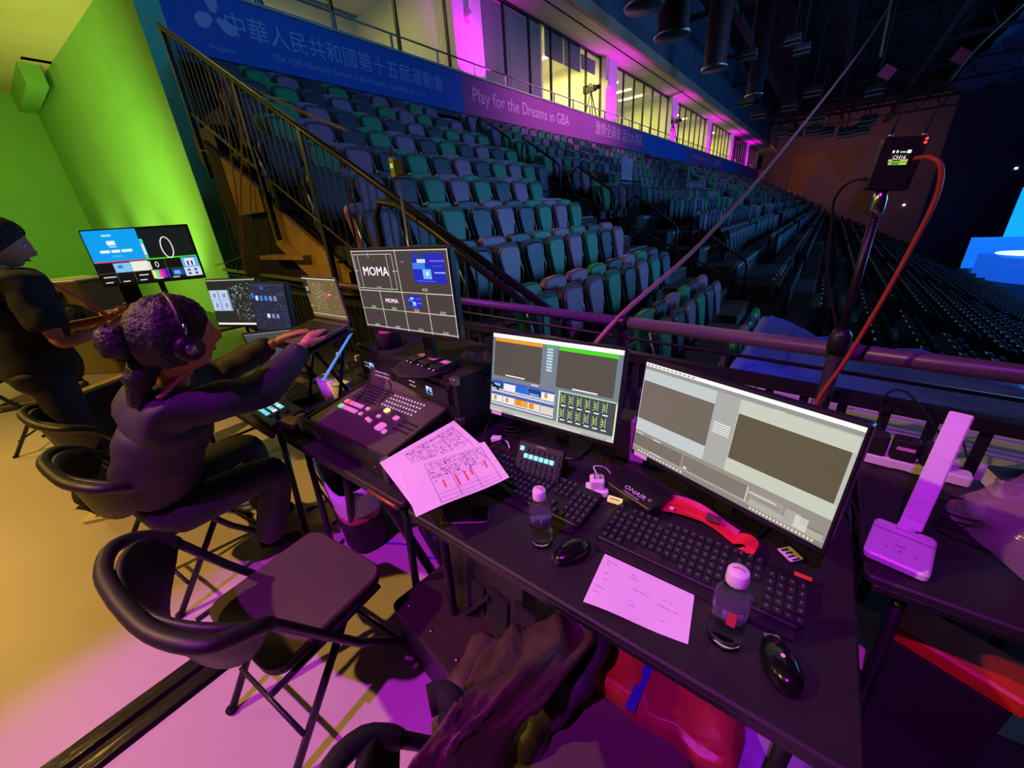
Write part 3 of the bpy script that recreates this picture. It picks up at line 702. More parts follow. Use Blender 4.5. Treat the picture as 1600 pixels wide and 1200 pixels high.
R1=[(0,0,1,1,(14,14,16)),(.0,.0,.5,.575,(10,158,240)),(0,.575,.5,.6,(205,70,110)),(.5,.575,1,.6,(60,220,40)),(.5,.03,.995,.575,(16,26,28)),(.5,.2,.53,.57,(80,210,180)),(.5,.3,.525,.5,(220,235,235)),
 (.17,.08,.26,.12,(150,225,250)),(.19,.2,.27,.28,(235,245,255)),(.2,.3,.27,.32,(200,235,250)),(.10,.37,.19,.42,(235,250,255)),(.205,.37,.285,.42,(235,250,255)),(.30,.37,.40,.42,(235,250,255)),(.19,.47,.29,.51,(60,180,245)),
 (.165,.62,.33,.80,(130,200,240)),(.20,.66,.25,.72,(60,130,200)),(.33,.61,.5,.80,(235,238,220)),(.83,.61,1,.8,(90,180,230)),(.86,.63,.96,.78,(230,230,245)),(.88,.68,.90,.77,(70,50,130)),(.92,.68,.94,.77,(70,50,130)),
 (.5,.81,.535,.97,(240,235,130)),(.535,.81,.57,.97,(90,230,140)),(.57,.81,.60,.97,(240,60,200)),(.60,.81,.63,.97,(225,30,120)),(.63,.81,.665,.97,(40,30,220)),(.70,.82,.82,.95,(30,80,150)),(.72,.85,.78,.92,(110,180,240)),(.83,.8,1,.98,(200,220,240)),(.86,.84,.89,.88,(60,60,130)),(.93,.84,.96,.88,(60,60,130)),(.86,.91,.89,.95,(60,60,130)),(.93,.91,.96,.95,(60,60,130)),
 (.03,.86,.15,.885,(200,190,170)),(.37,.87,.46,.89,(225,225,225)),(.5,.63,.52,.79,(220,230,225))]
for a in ((0,.8,1,.8),(.165,.6,.165,1),(.33,.6,.33,1),(.5,.6,.5,1),(.665,.6,.665,1)): ln(R1,*a,c=(90,100,110),t=.004)
for k in range(6): R1.append((.03+k*.165,.965,.10+k*.165,.985,(210,215,220)))
t1,L1=monitor('wide multiview screen with a cyan picture against the green wall',(-6.014,1.121,1.517),56.4,-1.9,.95,.55,.74,R1,bez=.012,chin=.03)
o=MB().tube([V((.052*math.cos(a),0,.11*math.sin(a))) for a in [k*2*PI/24 for k in range(25)]],.005,5,caps=False).build('ring_graphic',SW,t1); o.matrix_local=L1@TR((.74-.5)*.95,-.003,(.5-.39)*.55)
o=MB().tube([V((.014*math.cos(a),0,.028*math.sin(a))) for a in [k*2*PI/16 for k in range(17)]],.003,5,caps=False).build('ring_graphic',SW,t1); o.matrix_local=L1@TR((.58-.5)*.95,-.003,(.5-.70)*.55)
random.seed(3)
R2=[(0,0,1,1,(34,38,38)),(0,0,1,.02,(190,190,185)),(0,.955,1,1,(235,235,230)),(.0,.22,.40,.68,(175,200,240))]
for i in range(2):
    for j in range(2): R2+=[(.05+i*.2,.26+j*.22,.15+i*.2,.40+j*.22,(235,225,240)),(.07+i*.2,.28+j*.22,.09+i*.2,.39+j*.22,(60,50,130)),(.105+i*.2,.28+j*.22,.125+i*.2,.39+j*.22,(60,50,130)),(.17+i*.2,.24+j*.22,.19+i*.2,.44+j*.22,(80,160,230))]
for k in range(170):
    u=.42+random.random()*.55; v=.08+random.random()*.82; w=.008+random.random()*.03
    c=random.choice([(120,190,170),(150,170,165),(80,110,105),(200,210,205)]) if v<.42 else random.choice([(120,130,128),(80,86,85),(160,165,160)])
    R2.append((u,v,u+w,v+.012,c))
    if k%5==0: R2.append((u,v,u+.004,v+.09,(110,118,115)))
t2,_=monitor('monitor with node graph and test pattern beside the person in headphones',(-3.07,.93,1.222),22,-3.2,.42,.30,.74,R2)
R2b=[(0,0,1,1,(34,40,66)),(0,0,1,.06,(44,52,84)),(.02,.2,.10,.32,(50,100,220)),(.32,.06,.42,.13,(50,80,210))]
for k in range(5):
    R2b.append((.14+k*.13,.26,.22+k*.13,.36,((200,215,240),(60,130,220),(60,140,220),(120,140,190),(120,140,190))[k]))
for k in range(3): R2b.append((.38+k*.13,.64,.46+k*.13,.73,((225,230,245),(120,140,190),(120,140,190))[k]))
for k in range(70): 
    u=.80+random.random()*.15 if k%2 else .08+random.random()*.7; v=.15+random.random()*.8; R2b.append((u,v,u+.03,v+.008,(90,110,160)))
monitor('dark blue monitor overlapping the right side of the node graph monitor',(-2.51,.92,1.235),12,-6.1,.32,.27,.74,R2b)
# ---------------- laptops
LG=mat('dark_grey_aluminium',(92,88,86),.45,metal=.5,var=.05)
def laptop(label,loc,rz,w,d,sh,ang,rects,slope=0,keys=True,m=LG):
    t=thing('laptop',label,'laptop',loc,0,None,Euler((slope,0,rz)))
    MB().bbox((0,0,.008),(w,d,.016),.012).build('keyboard_deck',m,t)
    L=TR(0,d/2,.016)@ROTX(-ang)
    MB().bbox((0,.004,sh/2),(w,.008,sh),.01,axis=1).build('lid',m,t).matrix_local=L
    screen_mesh(w-.016,sh-.022,rects,t,L@TR(0,-.001,sh/2+.003))
    if keys:
        k0=None
        for r in range(5):
            for c in range(13):
                M=TR(-w*.40+c*w*.8/12,d*.33-r*d*.105,.0165)
                if k0 is None: k0=MB().box((0,0,.0015),(w*.055,d*.08,.003)).build('key',BLK,t); k0.matrix_local=M
                else: inst(k0,'key',t,M)
    MB().box((0,-d*.33,.0165),(w*.3,d*.25,.001)).build('trackpad',mat('trackpad_grey',(80,76,72),.5),t)
    return t
RL=[(0,0,1,1,(112,92,58)),(0,0,1,.02,(235,235,225)),(0,.03,.14,.4,(40,36,34)),(.04,.22,.11,.32,(190,195,190)),(.06,.25,.09,.29,(30,30,30)),(.14,.1,.55,.75,(118,104,70))]
for k in range(150):
    u=.15+random.random()*.75; v=.06+random.random()*.85; w=.01+random.random()*.05
    R=random.choice([(150,135,95),(90,75,50),(175,165,130),(110,170,140) if u<.5 else (120,100,70),(200,195,170) if v<.5 else (130,110,75)])
    RL.append((u,v,u+w,v+.012,R))
RL+=[(.55,.33,.65,.48,(200,80,95)),(.68,.36,.73,.40,(225,220,190)),(0,.7,.1,.72,(200,190,160)),(.0,.90,1,.92,(200,190,150))]
laptop('raised laptop with amber timeline screen under the person\'s hands',(-1.95,.87,1.155),.02,.33,.24,.225,.11,RL,slope=.20)
laptop('half closed grey laptop under the person\'s forearms',(-2.28,.80,.93),.9,.31,.22,.20,-.25,[(0,0,1,1,(70,74,82)),(0,.0,1,.05,(110,112,118))],slope=.1)
laptop('lowest laptop with dim keyboard beside the lit button pad',(-2.33,.80,.765),-.12,.36,.26,.01,1.4,[(0,0,1,1,(20,20,24))],m=mat('olive_metal',(110,95,60),.5,metal=.3))
laptop('open laptop with dark blue screen on the far desk behind the person in headphones',(-5.2,.60,.75),.35,.5,.34,.40,.75,[(0,0,1,1,(62,74,84)),(.25,.2,.5,.38,(90,150,220)),(.6,.1,.9,.2,(150,170,180)),(.4,.45,.8,.5,(120,140,150))])
sh=thing('laptop_stand','black raised stand with blue-lit edge carrying the amber laptop','stand',(-1.95,.87,.74))
MB().bbox((0,0,.395),(.36,.27,.012),.01).build('stand_plate',BLK,sh).matrix_local=TR(0,0,0)@ROTX(0)
sh.children[0].matrix_local=TR(0,0,.397)@ROTX(.20)@TR(0,0,-.397)
for a in (-1,1): MB().tube([(a*.15,.08,.40),(a*.15,-.06,.0)],.009,6).build('stand_leg',BLKM,sh); MB().tube([(a*.15,-.08,.37),(a*.15,.08,.0)],.009,6).build('stand_leg',BLKM,sh)
ed=MB().tube([aty(505,594,.70),aty(551,517,1.0)],.006,6).build('blue_edge_glow',mat('blue_edge_light',(80,150,230),.4,var=0,emit=.7)); tag(ed,'thin blue-lit rod leaning on the laptop stand beside the person\'s cuff','rod')  # glowing rod stands in for blue light on the stand's edge
# ---------------- keyboards
KEY=mat('key_plastic',(36,33,40),.45,var=.05); LEG=mat('key_legend',(105,98,110),.6,var=0)
def keyboard(label,loc,rz,w,d,tilt=.09,lab=None):
    t=thing('keyboard',label,'keyboard',loc,0,None,Euler((tilt,0,rz)))
    MB().bbox((0,0,.010),(w,d,.020),.012).build('keyboard_case',BLK,t)
    MB().bbox((0,-d/2-.012,.006),(w*.97,.03,.009),.01).build('palm_edge',BLKR,t)
    p=w/23.2; k0=None; ky=d*.155
    for r in range(6):
        cols=[]
        if r==0: cols=[c for c in range(16) if c not in (1,6)]
        elif r==5: cols=[0,1,2,6,10,11,12,13]
        else: cols=list(range(15))
        cols=[(c,1) for c in cols if not (r==5 and c==6)]+([(6,4.2)] if r==5 else [])
        if r in (0,1,2): cols+=[(15.6+i,1) for i in range(3)]
        if r==4: cols+=[(16.6,1)]
        if r==5: cols+=[(15.6+i,1) for i in range(3)]
        if r>0: cols+=[(19+i,1) for i in range(4)]
        for c,wd in cols:
            x=-w/2+p*.9+c*p; y=d*.40-r*ky-(0 if r==0 else .004)
            M=TR(x,y,.020)
            if k0 is None: k0=MB().box((0,0,.004),(p*.90,ky*.86,.006),taper=.84).build('key',KEY,t); k1=MB().box((0,.001,.0073),(p*.22,ky*.28,.0006)).build('key_legend',LEG,k0); k0.matrix_local=M
            else:
                o=inst(k0,'key',t,M@Matrix.Diagonal((wd,1,1,1)))
                if wd==1 and (r+int(c))%1==0: inst(k1,'key_legend',o,Matrix.Identity(4))
    if lab: text('case_print',lab,.011,LEG,t,TR(w*.0,d*.46,.0206),ext=.0001)
    return t
keyboard('black keyboard behind the left water bottle',(-.655,.885,.745),-.03,.47,.165,.07)
kb2=keyboard('black keyboard nearest the camera with an orange label',(-.118,.868,.745),-.005,.485,.155,.07,'V·MATCH')
MB().box((.235,.070,.021),(.035,.012,.001)).build('orange_label',mat('orange_label',(230,90,50),.6),kb2)
def mouse(label,loc,rz,lit=None):
    t=thing('computer_mouse',label,'mouse',loc,rz)
    vs=[];fs=[];n=16;R=[(1,0),(1.02,.25),(.96,.55),(.8,.8),(.5,.95),(.0,1.0)]
    for r,z in R:
        for k in range(n):
            a=2*PI*k/n; y=.060*r*math.sin(a); vs.append((.033*r*math.cos(a)*(1-.10*math.sin(a)),y,.003+.034*z*(1-.25*(y/.06))))
    for i in range(len(R)-1):
        for k in range(n): l=(k+1)%n; fs.append((i*n+k,i*n+l,(i+1)*n+l,(i+1)*n+k))
    fs.append(tuple(range(n-1,-1,-1)))
    MB().add(vs,fs,smooth=True).build('mouse_shell',mat('glossy_black',(18,17,20),.18,var=0),t)
    MB().lathe([(.008,-.004),(.008,.004)],12,M=TR(0,.032,.031)@ROTY(PI/2)).build('scroll_wheel',RUB,t)
    MB().box((0,.052,.012),(.03,.012,.012)).build('front_trim',STEEL,t)
    if lit: MB().lathe([(.004,0),(.004,.002),(0,.003)],10,c=(0,-.0,.036)).build('indicator',mat('pink_indicator',(235,120,200),.5,var=0,emit=.7),t)
mouse('black mouse between the left bottle and the handwritten sheet',(-.396,.705,.74),2.7)
mouse('black mouse near the right end of the nearest desk, by the right bottle',(.095,.69,.74),.4,True)
# ---------------- bottles, cups
PET=mat('clear_bottle_plastic',(250,245,255),.06,var=0,trans=1,spec=.6); WAT=mat('bottle_water',(245,240,255),.02,var=0,trans=1)
PET.node_tree.nodes['Principled BSDF'].inputs['IOR'].default_value=1.12
CAP=mat('white_cap',(240,232,238),.4,var=.03)
def bottle(label,loc,lev,s=1,film=None,rz=0):
    t=thing('water_bottle',label,'bottle',loc,rz)
    r=.031*s
    prof=[(r*.85,0),(r,.006),(r*.98,.05*s),(r*.93,.06*s),(r,.07*s),(r,.125*s),(r*.88,.14*s),(r*.55,.158*s),(r*.46,.165*s),(r*.46,.172*s)]
    MB().lathe(prof,14,ribs=.06).build('bottle_body',PET,t)
    MB().lathe([(r*.8,.004),(r*.92,.01),(r*.9,lev*s),(0,lev*s)],14).build('water',WAT,t)
    MB().lathe([(r*.62,.165*s),(r*.64,.17*s),(r*.62,.192*s),(r*.55,.196*s),(0,.196*s)],16).build('bottle_cap',CAP,t)
    MB().lathe([(r*1.01,.085*s),(r*1.02,.115*s)],14).build('label_film',mat('label_film_lilac',(190,165,225),.3,var=.1,alpha=.30),t)
    MB().tube([(-r*.35,0,.1975*s),(0,r*.15,.1975*s),(r*.35,0,.1975*s)],.0012,4).build('cap_mark',mat('red_mark',(210,60,80),.5),t)
    if film: MB().box((r*.2,-r*1.04,.10*s),(r*.5,.002,.035*s)).build('red_mark',mat('red_mark',(210,60,80),.5),t)
bottle('half-full clear water bottle in front of the left keyboard',(-.492,.700,.74),.085,.98)
bottle('clear water bottle right of the handwritten sheet',(-.008,.690,.74),.06,1.06,True)
bottle('left of two small water bottles behind the paper cups',(-2.20,1.10,.76),.06,.95)
bottle('right of two small water bottles, next to the rack case',(-2.03,1.12,.76),.07,.95)
def cup(label,loc,s=1):
    t=thing('paper_cup',label,'cup',loc)
    MB().lathe([(.026*s,0),(.037*s,.088*s),(.035*s,.088*s),(.0245*s,.004),(0,.004)],20).build('cup_wall',mat('white_cup_paper',(240,230,240),.6,var=.02),t)
    MB().lathe([(.0365*s,.086*s),(.0385*s,.088*s),(.0365*s,.091*s),(.0345*s,.088*s)],20).build('rolled_rim',PAPER,t)
    MB().lathe([(.0,.05*s),(.031*s,.05*s)],16).build('drink',mat('pale_drink',(200,150,170),.2),t)
    MB().box((.012,-.034*s,.035),(.012,.002,.02)).build('cup_print',mat('red_mark',(210,60,80),.5),t).matrix_local=ROTZ(.3)
cup('tall pink-lit paper cup, left one beside the switcher',(-1.99,.90,.765),1.55)
cup('lower paper cup touching the switcher tray',(-1.865,.90,.765),1.5)
# ---------------- papers
def sheet(label,corners,z,lines,name='printed_sheet'):
    # corners TL TR BR BL on the plane z ; lines = rectangles u0 v0 u1 v1 colour
    P=[V(c) for c in corners]; o0=P[3]; t=thing(name,label,'paper',o0)
    def at(u,v): return (P[0]*(1-u)*(1-v)+P[1]*u*(1-v)+P[2]*u*v+P[3]*(1-u)*v)-o0
    nu=8; vs=[];fs=[]
    for j in range(nu+1):
        for i in range(nu+1): q=at(i/nu,j/nu); vs.append((q.x,q.y,q.z+.003*math.sin(i*.8)*(j/nu)))
    for j in range(nu):
        for i in range(nu): a=j*(nu+1)+i; fs.append((a,a+nu+1,a+nu+2,a+1))
    MB().add(vs,fs,smooth=True).build('sheet',PAPER,t)
    m=MB()
    for (u0,v0,u1,v1,c) in lines:
        n=max(1,int(max(abs(u1-u0),abs(v1-v0))*8))
        for k in range(n):
            ua,ub=(u0+(u1-u0)*k/n,u0+(u1-u0)*(k+1)/n) if abs(u1-u0)>=abs(v1-v0) else (u0,u1)
            va,vb=(v0,v1) if abs(u1-u0)>=abs(v1-v0) else (v0+(v1-v0)*k/n,v0+(v1-v0)*(k+1)/n)
            def b(u,v):
                i=min(u*nu,nu-1e-6);q=at(u,v);vv=min(v*nu,nu-1e-6);fi=int(i);
                s_=(math.sin(fi*.8)*(1-(i-fi))+math.sin((fi+1)*.8)*(i-fi))*v
                return (q.x,q.y,q.z+.003*s_+.0007)
            m.add([b(ua,va),b(ua,vb),b(ub,vb),b(ub,va)],[(0,1,2,3)],0,lin(c))
    m.build('print',PRINT,t,fix=False); return t
INK=(70,50,80); INL=(150,120,160)
def table_lines(seed,orange=True):
    random.seed(seed); L=[]
    for v in (.1,.14,.24,.36,.47,.80,.88,.95): L.append((.26,v,.93,v+.004,INL))
    for u in (.26,.48,.70,.92): L.append((u,.1,u+.004,.95,INK if u>.4 else INL))
    for k in range(230):
        u=.27+random.random()*.64; v=random.choice((.12,.16,.19,.22,.27,.3,.33,.38,.41,.44,.5,.53))+random.random()*.01
        if v>.48 and random.random()<.5: continue
        L.append((u,v,u+.006+random.random()*.012,v+.008+random.random()*.012,INK if random.random()<.55 else INL))
    if orange:
        for (u,v,w) in ((.36,.56,.16),(.50,.55,.22),(.60,.53,.22),(.67,.51,.15),(.85,.46,.17)): L.append((u,v,u+.018,v+w,(235,110,50)))
    return L
sheet('rear printed timetable sheet leaning against the switcher case',[atz(593,723,.850),atz(709,657,.858),atz(776,716,.848),atz(648,796,.846)],0,table_lines(5,False))
sheet('front printed timetable sheet with orange highlights',[atz(622,731,.856),atz(757,690,.862),atz(796,746,.85),atz(650,808,.853)],0,table_lines(9))
random.seed(11); HW=[]
def scrib(u,v,n,s=.012):
    for k in range(n):
        x=u+k*s*1.25; y=v+.022*k*s*8; a=random.random()*.012
        HW.append((x,y+a,x+s*.8,y+a+.006,(120,80,150)))
        if random.random()<.6: HW.append((x+s*.3,y-.004,x+s*.3+.003,y+.024,(120,80,150)))
for a in ((.06,.10,9),(.06,.17,3),(.36,.16,5),(.34,.22,7),(.07,.35,4),(.09,.47,4),(.05,.64,7),(.05,.74,6),(.42,.42,12),(.70,.38,8),(.68,.50,10),(.84,.52,6),(.40,.66,5),(.40,.73,6),(.72,.76,4)): scrib(*a)
sheet('pink-lit sheet of handwritten notes in front of the nearest keyboard',[atz(945,865,.743),atz(1085,930,.743),atz(1075,1007,.743),atz(911,940,.743)],0,HW,'handwritten_note')
# ---------------- phone, small items on the nearest desk
ph=thing('smartphone','black smartphone beside the timetable sheets at the desk edge','phone',(-.755,.655,.741),.62)
MB().bbox((0,0,.005),(.158,.078,.009),.014).build('phone_body',mat('graphite_edge',(120,105,100),.3,metal=.7),ph)
MB().bbox((0,0,.0098),(.152,.072,.001),.012).build('glass_front',mat('phone_glass',(24,24,30),.12,var=0),ph)
MB().box((.045,.0,.0105),(.05,.066,.0004)).build('dark_reflection_patch',mat('phone_black',(4,4,6),.1,var=0),ph)  # dark panel painting a reflection on the phone glass
# button pad
bp=thing('control_pad','tilted macro pad with lit cyan buttons under the left monitor','button pad',(-.664,.965,.74),math.radians(5.4))
Lb=TR(0,-.02,.075)@ROTX(math.radians(-33))
MB().bbox((0,.008,0),(.182,.018,.118),.008,axis=1).build('pad_body',BLK,bp).matrix_local=Lb
MB().box((0,.05,.02),(.14,.06,.035)).build('pad_stand',BLKR,bp)
BO=mat('pad_button_dark',(48,62,64),.3); BC=mat('pad_button_cyan',(120,225,235),.4,var=0,emit=1.0); BW=mat('pad_button_white',(235,245,245),.4,var=0,emit=1.0)
text('pad_print','STREAM PAD' if False else 'CONTROL',.008,WHT,bp,Lb@TR(0,-.002,.050)@ROTX(PI/2),ext=.0001)
bA=None
for r in range(4):
    for c in range(8):
        M=Lb@TR(-.073+c*.0208,-.002,.032-r*.0235)
        mm=BC if (r==0 and c==0) or (r==1 and 1<=c<=6) else (BW if (r==2 and c==0 and False) else BO)
        o=MB().bbox((0,0,0),(.0165,.006,.0165),.003,axis=1).build('pad_button',mm,bp); o.matrix_local=M
# charger
chg=thing('power_adapter','white plug adapter standing beside the macro pad','adapter',(-.452,.985,.742),.5)
MB().bbox((0,0,.012),(.075,.055,.024),.008).build('adapter_base',WHT,chg); MB().bbox((0,.004,.04),(.048,.045,.036),.008).build('plug_body',WHT,chg)
for a in (-1,1): MB().box((a*.009,0,.068),(.004,.008,.022)).build('plug_pin',STEEL,chg)
MB().tube(curvep([(.0,0,.075),(-.01,.03,.085),(.03,.06,.06),(.06,.05,.03),(.10,.06,.01)],5),.0025,6).build('lead',WHT,chg)
oa=thing('on_air_box','black box lettered ONAIR in front of the right monitor','box',(-.335,1.03,.74),-.33)
MB().bbox((0,0,.025),(.20,.12,.05),.008).build('box_body',BLK,oa)
text('box_lettering','ONAIR',.026,WHT,oa,TR(.02,-.030,.0506),ext=.0002); text('box_lettering','WIRELESS LINK',.009,WHT,oa,TR(.02,-.050,.0506),ext=.0001)
for k in range(3): MB().tube([V((.062+.007*k*math.cos(a),-.024+.007*k*math.sin(a),.0508)) for a in (-.6,0,.6)],.0012,5).build('wave_mark',WHT,oa)
yl=thing('yellow_display','small glowing yellow display between the adapter and the ONAIR box','tag',(-.375,.955,.765),.1)  # small lit display, its yellow comes from emission
MB().box((0,0,0),(.045,.020,.012)).build('display_body',mat('yellow_display_body',(225,225,130),.6,var=0,emit=.55),yl); MB().box((0,-.004,.0065),(.03,.003,.001)).build('display_print',BLKR,yl)
bx=thing('cardboard_box','open pink-lit carton standing between the two monitors','box',(-.425,1.27,.74),.12)
MB().box((0,0,.085),(.13,.09,.17)).build('carton_body',mat('carton_card',(190,170,175),.8,var=.1,scale=10),bx); MB().box((.075,.0,.15),(.004,.09,.10)).build('carton_flap',WHT,bx)
# lanyards
RED=mat('red_ribbon',(225,40,60),.55,var=.12,scale=14); PNK=mat('pink_ribbon',(235,70,140),.55,var=.1,scale=14)
ly=thing('lanyard_bundle','bundle of folded red lanyards between the nearest keyboard and the right monitor','lanyard',(-.13,1.0,.742),0)
random.seed(5)
A=atz(1035,785,.76)-V((-.13,1.0,.742)); B=atz(1150,838,.76)-V((-.13,1.0,.742)); 
dirv=(B-A); 
def ribbon(pts,w,m,parent,name='ribbon',th=.0016):
    P=[V(p) for p in pts]; vs=[];fs=[]
    for i,p in enumerate(P):
        t_=(P[min(i+1,len(P)-1)]-P[max(i-1,0)]); t_.z=0; n_=V((-t_.y,t_.x,0)).normalized() if t_.length>1e-6 else V((0,1,0))
        for sgn in (-1,1):
            for zz in (0,th): vs.append(p+n_*w/2*sgn+V((0,0,zz+.0015*sgn*math.sin(i*.9))))
    for i in range(len(P)-1):
        a=i*4; fs+=[(a,a+4,a+6,a+2),(a+1,a+3,a+7,a+5),(a,a+1,a+5,a+4),(a+2,a+6,a+7,a+3)]
    return MB().add(vs,fs,smooth=False).build(name,m,parent)
dl=(B-A); dl.z=0; nl=V((-dl.y,dl.x,0)).normalized()
for k in range(16):
    lat=-.030+.0042*k+random.uniform(-.003,.003); o_=.0022*(k%8)+.004*(k//8)
    e0=A-dl*random.uniform(.0,.10)+nl*(lat*.9); e1=B+nl*(lat*.45)+dl*random.uniform(-.05,.05)
    A_=e0; pts=curvep([A_+V((0,0,-.014+o_*.7)),A_.lerp(e1,.25)+nl*.010+V((0,0,o_)),A_.lerp(e1,.6)+nl*(.012-lat*.3)+V((0,0,o_+.004)),e1+V((0,0,-.010+o_*.6))],5)
    ribbon(pts,.021,PNK if k in (3,9,10,12,15) else RED,ly)
for k in range(5):
    ribbon(curvep([B+nl*(.01-.008*k)+V((0,0,-.008+.002*k)),B+dl*.14+nl*(.015-.01*k)+V((0,0,.006+.002*k)),B+dl*.22+nl*(-.01-.008*k)+V((0,0,.001+.002*k)),B+dl*.10+nl*(-.035-.003*k)+V((0,0,-.014+.002*k))],5),.020,RED,ly,'ribbon_end')
cp=A.lerp(B,.12); MB().box((cp.x+.01,cp.y-.022,cp.z+.012),(.012,.010,.004)).build('ribbon_clip',WHT,ly)
cp=A.lerp(B,.70); MB().box((cp.x,cp.y-.002,cp.z+.0285),(.036,.030,.002)).build('printed_patch',mat('dark_print_patch',(110,60,80),.6,var=.5,scale=120),ly)
cd=thing('badge_card','black and white printed badge card right of the lanyards','card',tuple(atz(1226,858,.75)),-.75)
MB().bbox((0,0,0),(.085,.045,.002),.006).build('card_body',mat('badge_black',(40,35,50),.4),cd); MB().bbox((.018,0,.0015),(.045,.040,.001),.004).build('card_print',WHT,cd)
for k in range(4): MB().box((.004+k*.011,-.004+.003*(k%2),.0025),(.005,.02,.0004)).build('card_mark',mat('badge_black',(40,35,50),.4),cd)
# ---------------- reading lamp
LW=mat('lamp_white_plastic',(235,228,235),.35,var=.02)
rl=thing('reading_lamp','white folding reading lamp with flat arm on the side desk','lamp',(.325,1.215,.742),0)
B0=V((.325,1.215,.742)); qs=[atz(1372,805,.77),atz(1470,842,.77),atz(1458,903,.77),atz(1342,852,.77)]
cen=sum(qs,V((0,0,0)))/4; ang=math.atan2((qs[1]-qs[0]).y,(qs[1]-qs[0]).x); rl.location=(cen.x,cen.y,.742); rl.rotation_euler=(0,0,ang)
wb=(qs[1]-qs[0]).length; db=(qs[3]-qs[0]).length
MB().bbox((0,0,.012),(wb,db,.024),.015).build('lamp_base',LW,rl)
MB().box((0,db*.22,.0243),(wb*.98,.0015,.0008)).build('base_seam',BLKR,rl)
hg=V((0,db*.40,.03)); MB().tube([hg+V((-.018,0,0)),hg+V((.018,0,0))],.010,10).build('hinge',LW,rl)
Mi=(Matrix.Translation(rl.location)@ROTZ(ang)).inverted(); top=Mi@aty(1503,646,1.44)
base=hg+V((.006,0,.005)); ax=(top-base); Lr=ax.length; q=ax.to_track_quat('Z','Y').to_matrix().to_4x4()
vd=(Mi@V((0,0,H)))-(base+ax*.5); xax=ax.normalized().cross(vd).normalized(); yax=ax.normalized().cross(xax)
Mq=Matrix((( xax.x,yax.x,ax.normalized().x,base.x),(xax.y,yax.y,ax.normalized().y,base.y),(xax.z,yax.z,ax.normalized().z,base.z),(0,0,0,1)))
MB().bbox((0,0,Lr/2),(.046,.012,Lr),.006,axis=1).build('lamp_arm',LW,rl).matrix_local=Mq
MB().bbox((0,.006 if False else -.007,Lr/2+.01),(.040,.002,Lr*.9),.004,axis=1).build('light_strip',mat('lamp_diffuser_off',(225,215,230),.3),rl).matrix_local=Mq
text('lamp_print','lumina' if False else 'touch',.009,BLKR,rl,TR(.0,-.012,.0246),ext=.0001)
for k in range(3): MB().box((-.025+k*.028,-.035,.0246),(.008,.003,.0004)).build('touch_mark',mat('grey_mark',(150,120,160),.6),rl)
# ---------------- right side clutter
ps=thing('power_strip','white power strip along the rail behind the right monitor','power strip',tuple(atz(1440,655,.78)),-.06)
ps.location=(.40,1.655,.742)
MB().bbox((-.03,0,.018),(.30,.055,.036),.01).build('strip_body',WHT,ps)
for k,(x,l) in enumerate(((-.12,0),(-.045,1),(.03,1))):
    MB().bbox((x,0,.075),(.065,.055,.075),.01).build('plug_adapter',BLKR,ps)
    if l: MB().box((x,-.0285,.085),(.045,.001,.012)).build('adapter_label',mat('pink_label',(225,150,200),.6),ps)
cs=thing('usb_charger','white cube charger with a black phone resting on it','charger',(.62,1.655,.742),.2)
MB().bbox((0,0,.03),(.13,.09,.06),.012).build('charger_body',WHT,cs); MB().bbox((-.01,.0,.066),(.12,.07,.010),.01).build('phone_slab',BLK,cs)
for k in range(3): MB().box((-.03+k*.028,-.0455,.03),(.016,.002,.007)).build('usb_port',BLKR,cs)
pbag=thing('plastic_bag','crumpled clear plastic bag of takeaway bowls at the right edge','bag',(.74,1.38,.742))
FILM=mat('clear_bag_film',(215,170,210),.12,var=.3,scale=8,alpha=.35,bump=.6,spec=.9)
vs=[];fs=[];random.seed(4);n=22
for j in range(12):
    for i in range(n):
        a=2*PI*i/n; ph_=j/11*PI*.5; r=.27*math.cos(ph_)**.5*(1+.10*math.sin(5*a+j)+random.uniform(-.05,.05)); vs.append((r*math.cos(a)*1.1,r*math.sin(a)*.75,.02+.17*math.sin(ph_)+random.uniform(-.006,.006)))
for j in range(11):
    for i in range(n): l=(i+1)%n; fs.append((j*n+i,j*n+l,(j+1)*n+l,(j+1)*n+i))
MB().add(vs,fs,smooth=True).build('bag_film',FILM,pbag)
MB().lathe([(.06,0),(.085,.10),(.088,.105),(.082,.10),(.055,.005),(0,.005)],24,c=(-.02,.02,.01)).build('takeaway_bowl',mat('red_lit_bowl',(190,40,90),.3,alpha=.85),pbag)
MB().lathe([(.05,0),(.07,.08),(.066,.08),(.046,.005),(0,.005)],20,c=(.15,-.04,.01)).build('takeaway_bowl',mat('red_lit_bowl',(190,40,90),.3,alpha=.85),pbag)
# boxes under the right desk
ob=thing('red_orange_box','red and orange parcel under the side desk','parcel',tuple(atz(1490,1020,.35)),-.35)
ob.location.z=0; 
MB().bbox((0,0,.165),(.26,.14,.33),.02).build('parcel_body',mat('dark_stand_block',(28,24,28),.8),ob)
MB().bbox((0,0,.36),(.30,.15,.06),.02).build('orange_wrap',mat('orange_wrap',(200,50,25),.5,var=.2,scale=14),ob)
MB().bbox((.19,0,.355),(.12,.12,.045),.02).build('mauve_wrap',mat('mauve_wrap',(150,70,120),.5,var=.2,scale=10),ob)
